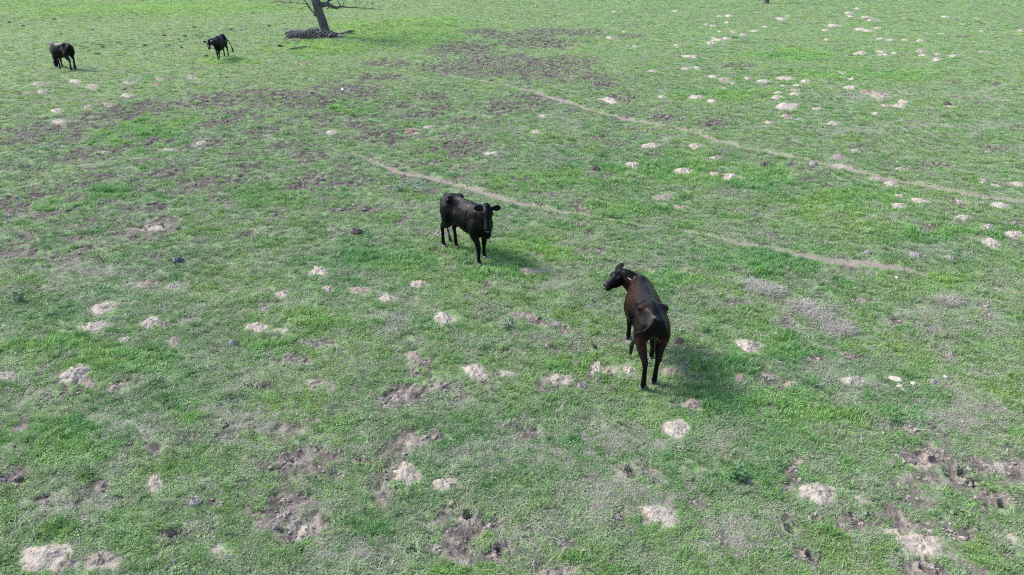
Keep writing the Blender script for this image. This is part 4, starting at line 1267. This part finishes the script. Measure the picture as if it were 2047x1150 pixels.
build_pat(1829, 511, 12, 5, M_DUNG_G, "flat silvery pat between the two dark grey pats", h=0.04, group=GD)
build_pat(1166, 771, 12, 6, M_DUNG_G, "flattened grey disc of old dung in the grass left of the cow's hind hooves", h=0.03, group=GD)
build_pat(1866, 766, 7, 5, M_DUNG_G, "round grey lump with a dark hole, right of the stones", h=0.07, group=GD)
build_pat(391, 1005, 13, 9, M_DUNG_G, "weathered grey dung disc at the lower left", h=0.04, group=GD)
build_pat(1123, 1083, 11, 8, M_DUNG_G, "weathered grey dung disc near the bottom centre", h=0.04, group=GD)
build_pat(1893, 210, 7, 4, M_DUNG_D, "blackish dung heap beside a flat pale mound at far right", h=0.10, group=GD)
build_pat(1626, 330, 9, 4, M_DUNG_G, "grey dung heap on the upper edge of the long trail", h=0.10, group=GD)
build_pat(1527, 332, 7, 4, M_DUNG_D, "dark dung heap below the long trail, left of the grey one", h=0.10, group=GD)
for (x, y, r) in [(109, 39, 4), (46, 53, 3), (184, 61, 3), (328, 72, 4), (369, 73, 3.5), (205, 95, 4), (289, 92, 4), (363, 96, 2.5), (462, 59, 4), (320, 15, 3), (538, 53, 3), (388, 55, 4), (505, 28, 3), (195, 109, 5), (412, 113, 4), (122, 69, 2), (20, 46, 3)]:
    build_pat(x, y, r + 1, max(1.6, r * .55), M_DUNG_D, "tiny dark dung heap on the far meadow around the two far cows", h=0.07, group="dung heaps on the far meadow")
GS = "small stones by the bright mound at right"
build_stone(1790, 760, 11, M_STONE, "largest of the small pale stones right of the bright mound", 0.35, group=GS)
build_stone(1798, 774, 8, M_STONE, "second pale stone, just below the largest one", 0.4, group=GS)
build_stone(1804, 782, 4, M_STONE, "tiny whitish pebble under the two pale stones", 0.6, group=GS)
build_stone(1826, 768, 6, M_STONE, "yellowish stone right of the two pale stones", 0.5, group=GS)
build_stone(1890, 755, 5, M_STONEG, "small grey stone right of the round grey lump", 0.6, group=GS)
build_stone(1552, 669, 4, M_STONE, "lone pale pebble above the smooth bright sand heap", 0.6)
build_stone(1792, 557, 4, M_STONE, "small white pebble under the end of the lower trail", 0.6)
build_stone(1166, 705, 3, M_STONEG, "tiny pebble below left of the black bird", 0.7)
build_stone(685, 181, 3, flat_mat("white_stone", (0.75, 0.76, 0.75), 0.7, 0.3, 16, 0.15, 0.4), "small white stone on the brown churned ground left of the upper trail", 0.9)

# ------------------------------------------------------------------ weeds and a dead stem
M_WEED = flat_mat("bluish_leaf", (0.17, 0.27, 0.20), 0.6, 0.3, 30, 0.3)
M_WEEDG = flat_mat("grey_stem", (0.25, 0.24, 0.22), 0.7, 0.2, 30, 0.3)
M_TWIG = flat_mat("dark_twig", (0.035, 0.03, 0.025), 0.8, 0.2, 30, 0.3)
def build_weed(px, py, size, n, label, leaf=M_WEED, lean=(0, 0)):
    p = gp(px, py); z = gz(p[0], p[1])
    root = empty("weed", (p[0], p[1], z), 0, label, "weed", "tall feathery weeds")
    SV, LV = [], []
    for i in range(n):
        a = random.uniform(0, 6.28); L = size * random.uniform(.5, 1.1); le = random.uniform(.3, 1.3)
        dx, dy = math.cos(a) * math.sin(le) + lean[0], math.sin(a) * math.sin(le) + lean[1]
        pts = [Vector((0, 0, -.01)), Vector((dx * L * .5, dy * L * .5, L * .5 * math.cos(le * .6))), Vector((dx * L, dy * L, L * .95 * math.cos(le)))]
        SV.append(loft(pts, [.005, .004, .002], [.005, .004, .002], up=(.2, 1, .1), n=5))
        for k in range(16):
            t = random.uniform(.2, 1)
            q = pts[0].lerp(pts[1], t * 2) if t < .5 else pts[1].lerp(pts[2], t * 2 - 1)
            d = Vector((random.uniform(-1, 1), random.uniform(-1, 1), random.uniform(-.2, .8))).normalized() * random.uniform(.03, .07)
            s = d.orthogonal().normalized() * .010
            LV.append(([q, q + d * .5 + s, q + d, q + d * .5 - s], [(0, 1, 2, 3)]))
    V, F = join(SV); mesh_obj("stem", V, F, M_WEEDG, root)
    V, F = join(LV); mesh_obj("leaves", V, F, leaf, root, smooth=False)
    return root
build_weed(800, 382, .34, 12, "bluish feathery weed, left one of the pair above the black cow's back", lean=(-.25, .1))
build_weed(826, 384, .50, 13, "bluish feathery weed, taller right one of the pair above the black cow's back", lean=(.25, .2))
build_weed(40, 604, .32, 14, "dark green bushy weed near the left edge", flat_mat("dark_leaf", (0.08, 0.15, 0.07), 0.6, 0.3, 30, 0.3))
build_weed(1010, 655, .20, 12, "low greyish weed right of the middle sand mound", flat_mat("grey_leaf", (0.20, 0.24, 0.18), 0.6, 0.3, 30, 0.3))
build_weed(1470, 952, .22, 16, "low dark green weed clump in the lower right, by bare sand", flat_mat("deep_leaf", (0.06, 0.15, 0.05), 0.6, 0.3, 30, 0.3))
p = gp(209, 528)
e1 = ray_y(196, 510, p[1] + .02) - Vector(p)
V, F = join([loft([Vector((0, 0, -.02)), e1 * .5 + Vector((0.01, 0, .01)), e1], [.010, .008, .005], [.010, .008, .005], up=(0.2, 1, .1), n=6),
             loft([e1 * .45, e1 * .45 + Vector((-.10, .02, .03)), e1 * .45 + Vector((-.17, .03, -.03))], [.005, .004, .002], [.005, .004, .002], up=(0, .2, 1), n=5)])
o = mesh_obj("dead_stem", V, F, M_TWIG); o.location = (p[0], p[1], gz(p[0], p[1])); tag(o, "thin dark dead stem sticking up and leaning left in the grass at left", "dead stem")

# ------------------------------------------------------------------ trees
def bark_mat():
    m, nt, bs = new_mat("furrowed_bark")
    tc = N(nt, "ShaderNodeTexCoord")
    mp = N(nt, "ShaderNodeMapping"); mp.inputs["Scale"].default_value = (9, 9, 1.6)
    nt.links.new(tc.outputs["Object"], mp.inputs[0])
    a = noise_tex(nt, 1.6, 6, 0.7, mp.outputs[0], 0.6)
    b = noise_tex(nt, 3, 4, 0.6, tc.outputs["Object"])
    c = mix_rgb(nt, ramp(nt, a.outputs[0], [(0.38, 0.0), (0.62, 1.0)]), (0.035, 0.032, 0.035), (0.13, 0.118, 0.115))
    c = mix_rgb(nt, ramp(nt, b.outputs[0], [(0.5, 0.0), (0.7, 0.5)]), c, (0.15, 0.16, 0.15))
    nt.links.new(c, bs.inputs["Base Color"]); bs.inputs["Roughness"].default_value = 0.9; bs.inputs["Specular IOR Level"].default_value = 0.15
    bump(nt, bs, a.outputs[0], 1.0, 0.06)
    return m
M_BARK = bark_mat()

def branch_pts(start, direction, length, r0, segs, droop, wig, r1=None):
    p = Vector(start); d = Vector(direction).normalized(); out = [(p.copy(), r0)]
    for i in range(segs):
        d = (d + Vector((random.uniform(-wig, wig), random.uniform(-wig, wig), random.uniform(-wig, wig) + droop))).normalized()
        p = p + d * length / segs
        out.append((p.copy(), r0 * (1 - (i + 1) / segs * (1 - (r1 if r1 is not None else 0.35)))))
    return out, d

def tube_from(pts, n):
    up = (0.13, 0.9, 0.2)
    return loft([p for p, r in pts], [r for p, r in pts], [r for p, r in pts], up=up, n=n)

def grow(start, d, L, r, depth, tubes, maxd):
    segs = 5 if depth < 3 else 3
    pts, dd = branch_pts(start, d, L, r, segs, 0.02 if depth < 2 else -0.015, 0.20 + .05 * depth, 0.5 if depth < maxd else 0.15)
    tubes[min(depth, len(tubes) - 1)].append(tube_from(pts, [12, 8, 6, 5, 4, 3, 3][min(depth, 6)]))
    if depth >= maxd: return
    k = 3 if depth < 2 else random.choice((3, 4))
    for i in range(k):
        q = random.uniform(.35, .95) if i else 1.0
        j = q * segs; a = int(min(j, segs - 1)); p = pts[a][0].lerp(pts[a + 1][0], j - a); rr = pts[a][1]
        ax = Vector((random.uniform(-1, 1), random.uniform(-1, 1), random.uniform(-.3, .8))).normalized()
        nd = (dd * random.uniform(.6, 1) + ax * random.uniform(.5, .95)).normalized()
        grow(p, nd, L * random.uniform(.55, .78), max(rr * random.uniform(.45, .65), .006), depth + 1, tubes, maxd)

def build_tree():
    b = gp(650, 71)
    root = empty("bare_tree", (b[0], b[1], float(relief(b[0], b[1]))), 0, "big leafless tree with a thick leaning trunk at the top of the photo", "tree")
    O = Vector(b)
    t0 = ray_y(649, 66, b[1]) - O; t1 = ray_y(643, 40, b[1]) - O; t2 = ray_y(634, 14, b[1]) - O; t3 = ray_y(629, -4, b[1]) - O
    path = [Vector((0.05, 0, -.15)), Vector((0.03, 0, .08)), Vector((t0.x, 0, .35)), Vector((t1.x, 0.02, t1.z)), Vector((t2.x, .0, t2.z)), Vector((t3.x, .05, t3.z)), Vector((t3.x - .3, .2, t3.z + 1.0))]
    rad = [.52, .42, .32, .275, .27, .28, .24]
    pp, vv = catmull(path, [(r,) for r in rad], 6)
    V, F = loft(pp, [v[0] for v in vv], [v[0] * .95 for v in vv], up=(0.1, 1, 0), n=40)
    V2 = []
    for i, v in enumerate(V):
        c = Vector(pp[min(i // 40, len(pp) - 1)]); d = (v - c)
        a = math.atan2(d.y, d.x)
        k = 1 + .09 * math.sin(a * 5 + v.z * .6) * (1 if v.z > .3 else 1.9) + .07 * float(perlin(np.array([a * 2.6 + 9]), np.array([v.z * 1.7]), 44)[0]) + .05 * float(perlin(np.array([a * 7]), np.array([v.z * 3]), 45)[0])
        V2.append(c + d * k)
    tr = mesh_obj("trunk", V2, F, M_BARK, root)
    knots = [ellipsoid(Vector((t1.x + .27, -.05, t1.z - .25)), (.10, .09, .07)), ellipsoid(Vector((t2.x - .14, -.1, t2.z - .4)), (.15, .15, .20)),
             ellipsoid(Vector((t2.x + .20, -.1, t2.z - .1)), (.13, .13, .15)), ellipsoid(Vector((t2.x - .16, -.1, t2.z + .2)), (.13, .14, .18))]
    V, F = join(knots); mesh_obj("burr", V, F, M_BARK, root)
    tubes = [[], [], [], [], [], []]
    top = path[-1]
    for i, (d, L, r) in enumerate([((-.7, .2, 1), 3.0, .22), ((.6, -.2, 1), 3.2, .24), ((.1, .7, .9), 2.8, .20), ((-.2, -.7, .9), 2.6, .18), ((0, 0, 1), 3.2, .22)]):
        grow(top - Vector((0, 0, .2)), Vector(d), L, r, 1, tubes, 5)
    # low limb on the right seen against the meadow
    w = lambda x, y: ray_y(x, y, b[1]) - O
    limb = [(w(640, 10), .20), (w(652, 9), .15), (w(659, 10), .13), (w(664, 14), .11), (w(674, 16), .09), (w(681, 13), .06), (w(700, 15), .035), (w(735, 17), .022), (w(770, 19), .012)]
    tubes[1].append(tube_from(limb, 10))
    lo = [[(w(652, 9), .09), (w(656, 3), .07), (w(668, -6), .06), (w(680, -22), .04)], [(w(681, 13), .03), (w(676, 4), .025), (w(668, -8), .02)],
          [(w(635, 32), .03), (w(621, 20), .04), (w(615, 8), .04), (w(606, -2), .03), (w(598, -10), .02)], [(w(615, 8), .02), (w(600, 7), .015), (w(580, 5), .012), (w(562, 4), .006)],
          [(w(634, 12), .03), (w(628, 4), .03), (w(622, -6), .03)], [(w(659, 10), .04), (w(656, 17), .03), (w(653, 19), .02)], [(w(588, 5), .012), (w(588, -3), .01), (w(590, -10), .008)]]
    for l in lo: tubes[2].append(tube_from(l, 6))
    for k in range(15):
        a, bb = random.choice([((700, 15), (760, 18)), ((656, 3), (680, -22)), ((674, 16), (700, 15)), ((621, 20), (606, -2)), ((600, 7), (562, 4))])
        t = random.random(); p0 = w(a[0] + (bb[0] - a[0]) * t, a[1] + (bb[1] - a[1]) * t)
        d = Vector((random.uniform(-1, 1), random.uniform(-.6, .6), random.uniform(-.15, 1))).normalized()
        grow(p0, d, random.uniform(.5, 1.0), .018, 4, tubes, 5)
    for i, name in ((1, "limb"), (2, "branch"), (3, "branch")):
        if tubes[i]:
            V, F = join(tubes[i]); mesh_obj(name + ("es" if name == "branch" else "s"), V, F, M_BARK, root)
    V, F = join(tubes[4] + tubes[5]); mesh_obj("twigs", V, F, M_BARK, root)
    return root
build_tree()

def build_far_tree():
    b = gp(1532, 7)
    root = empty("bare_tree", (b[0], b[1], float(relief(b[0], b[1]))), 0, "foot of a thin grey trunk cut by the top edge of the photo at right", "tree")
    path = [Vector((0, 0, -.1)), Vector((0, 0, .1)), Vector((.0, 0, .6)), Vector((.03, 0, 1.6)), Vector((-.05, 0, 3.0))]
    pp, vv = catmull(path, [(.36,), (.27,), (.22,), (.20,), (.16,)], 4)
    V, F = loft(pp, [v[0] for v in vv], [v[0] for v in vv], up=(.1, 1, 0), n=16)
    mesh_obj("trunk", V, F, M_BARK, root)
    tubes = [[], [], [], [], [], []]
    for d in ((-.6, .2, 1), (.6, -.1, 1), (.1, .6, 1)):
        grow(path[-1] - Vector((0, 0, .1)), Vector(d), 1.8, .10, 2, tubes, 5)
    V, F = join(sum(tubes, [])); mesh_obj("crown", V, F, M_BARK, root)
build_far_tree()

# ------------------------------------------------------------------ wood heap under the tree
M_WOODP = flat_mat("bleached_wood", (0.30, 0.28, 0.28), 0.85, 0.2, 12, 0.5, 0.8)
M_WOODD = flat_mat("rotten_wood", (0.06, 0.052, 0.052), 0.9, 0.1, 12, 0.5, 0.8)
M_WOODG = flat_mat("grey_wood", (0.145, 0.138, 0.142), 0.9, 0.1, 12, 0.45, 0.8)
def jag(path, r, n=10, k=0):
    V, F = loft(path, r, [q * .85 for q in r], up=(.1, .2, 1), n=n)
    co = np.array([v[:] for v in V]); d = 0.035 * fbm(co[:, 0] * 3 + k, co[:, 2] * 3 + co[:, 1] * 2, 3, 1100)
    return [Vector(c) * 1.0 + Vector((q, q * .5, q)) for c, q in zip(co, d)], F
def build_heap():
    c = gp(636, 74)
    root = empty("wood_heap", (c[0], c[1], float(relief(c[0], c[1]))), 0, "heap of broken bleached branches and bark piled at the big tree's foot", "wood heap")
    kinds = {M_WOODP: [], M_WOODD: [], M_WOODG: []}
    for i in range(420):
        x = random.uniform(-2.0, 1.2); h = .42 * math.exp(-((x + .1) / 1.0) ** 2) + .12
        y = random.uniform(-.55, .45); z = random.uniform(0, h) * (1 - abs(y) * .7)
        a = random.uniform(0, 3.14); el = random.uniform(-.5, .9)
        L = random.uniform(.15, .6); r = random.uniform(.010, .032)
        d = Vector((math.cos(a) * math.cos(el), math.sin(a) * math.cos(el), math.sin(el))) * L / 2
        p = Vector((x, y, z + .05))
        m = random.choice([M_WOODP, M_WOODD, M_WOODG, M_WOODG, M_WOODD])
        kinds[m].append(loft([p - d, p + Vector((0, 0, .02)), p + d], [r, r * 1.1, r * .6], [r, r, r * .6], up=(.1, .2, 1), n=6))
    for m, nm in ((M_WOODP, "pale_sticks"), (M_WOODD, "dark_sticks"), (M_WOODG, "grey_sticks")):
        V, F = join(kinds[m]); mesh_obj(nm, V, F, m, root)
    # earth and bark bed under it
    V, F = ellipsoid((-.3, 0, -.03), (1.3, .5, .15), None, 30, 12)
    V = [v * 1.0 + Vector((0, 0, .07 * float(perlin(np.array([v.x * 3]), np.array([v.y * 3]), 7)[0]))) for v in V]
    mesh_obj("bark_litter", V, F, M_WOODD, root)
    # grey hollow log left of the heap
    q = gp(590, 73)
    o = mesh_obj("fallen_log", *jag([Vector((-.62, 0, .24)), Vector((-.2, .05, .28)), Vector((.25, 0, .27)), Vector((.62, -.05, .2))], [.15, .19, .18, .13], 18, 3), M_WOODG)
    o.location = (q[0], q[1], float(relief(q[0], q[1]))); tag(o, "short grey log lying at the left end of the wood heap", "log")
    # grey brush between log and heap
    q = gp(606, 77)
    root2 = empty("brush_pile", (q[0], q[1], float(relief(q[0], q[1]))), 0, "bushy tangle of grey twigs between the log and the wood heap", "brush")
    T = []
    for i in range(240):
        a = random.uniform(0, 6.28); L = random.uniform(.3, .8); el = random.uniform(.15, 1.4)
        p = Vector((random.uniform(-.45, .6), random.uniform(-.3, .3), 0))
        e = p + Vector((math.cos(a) * math.cos(el), math.sin(a) * math.cos(el), math.sin(el))) * L
        T.append(loft([p, p.lerp(e, .5) + Vector((random.uniform(-.05, .05), 0, .04)), e], [.010, .009, .004], [.010, .009, .004], up=(.3, 1, .1), n=4))
    V, F = join(T); mesh_obj("twigs", V, F, M_WOODG, root2)
    # loose pieces
    loose = [(571, 78, .35, .06, 20, M_WOODP, "small bleached branch piece left of the grey log"), (573, 60, .55, .035, 35, M_WOODP, "curved white branch sticking up behind the grey log"),
             (588, 100, .9, .07, 8, M_WOODG, "flat grey plank-like bough in the grass below the brush"), (606, 96, .5, .06, 12, M_WOODG, "short grey bough right of the plank-like one"),
             (681, 75, .35, .10, 0, M_WOODP, "pale broken wood stump end right of the trunk"), (691, 69, .9, .09, 4, M_WOODG, "grey bough lying right of the trunk"),
             (700, 65, .7, .08, 10, M_WOODD, "dark bough at the right end of the fallen wood"), (560, 93, .3, .08, 0, M_WOODD, "small dark stump lump in the grass left of the bough")]
    for (x, y, L, r, an, m, lb) in loose:
        q = gp(x, y); d = Vector((math.cos(R(an)) * L, .1, math.sin(R(an)) * L * .6))
        V, F = jag([-d * .5, Vector((0, 0, r * .6)), d * .5], [r * .8, r, r * .6], 9, x)
        zmin = min(v.z for v in V)
        o = mesh_obj("fallen_branch", V, F, m); o.location = (q[0], q[1], float(relief(q[0], q[1])) - zmin - .02)
        tag(o, lb, "fallen branch", "loose wood around the big tree")
build_heap()
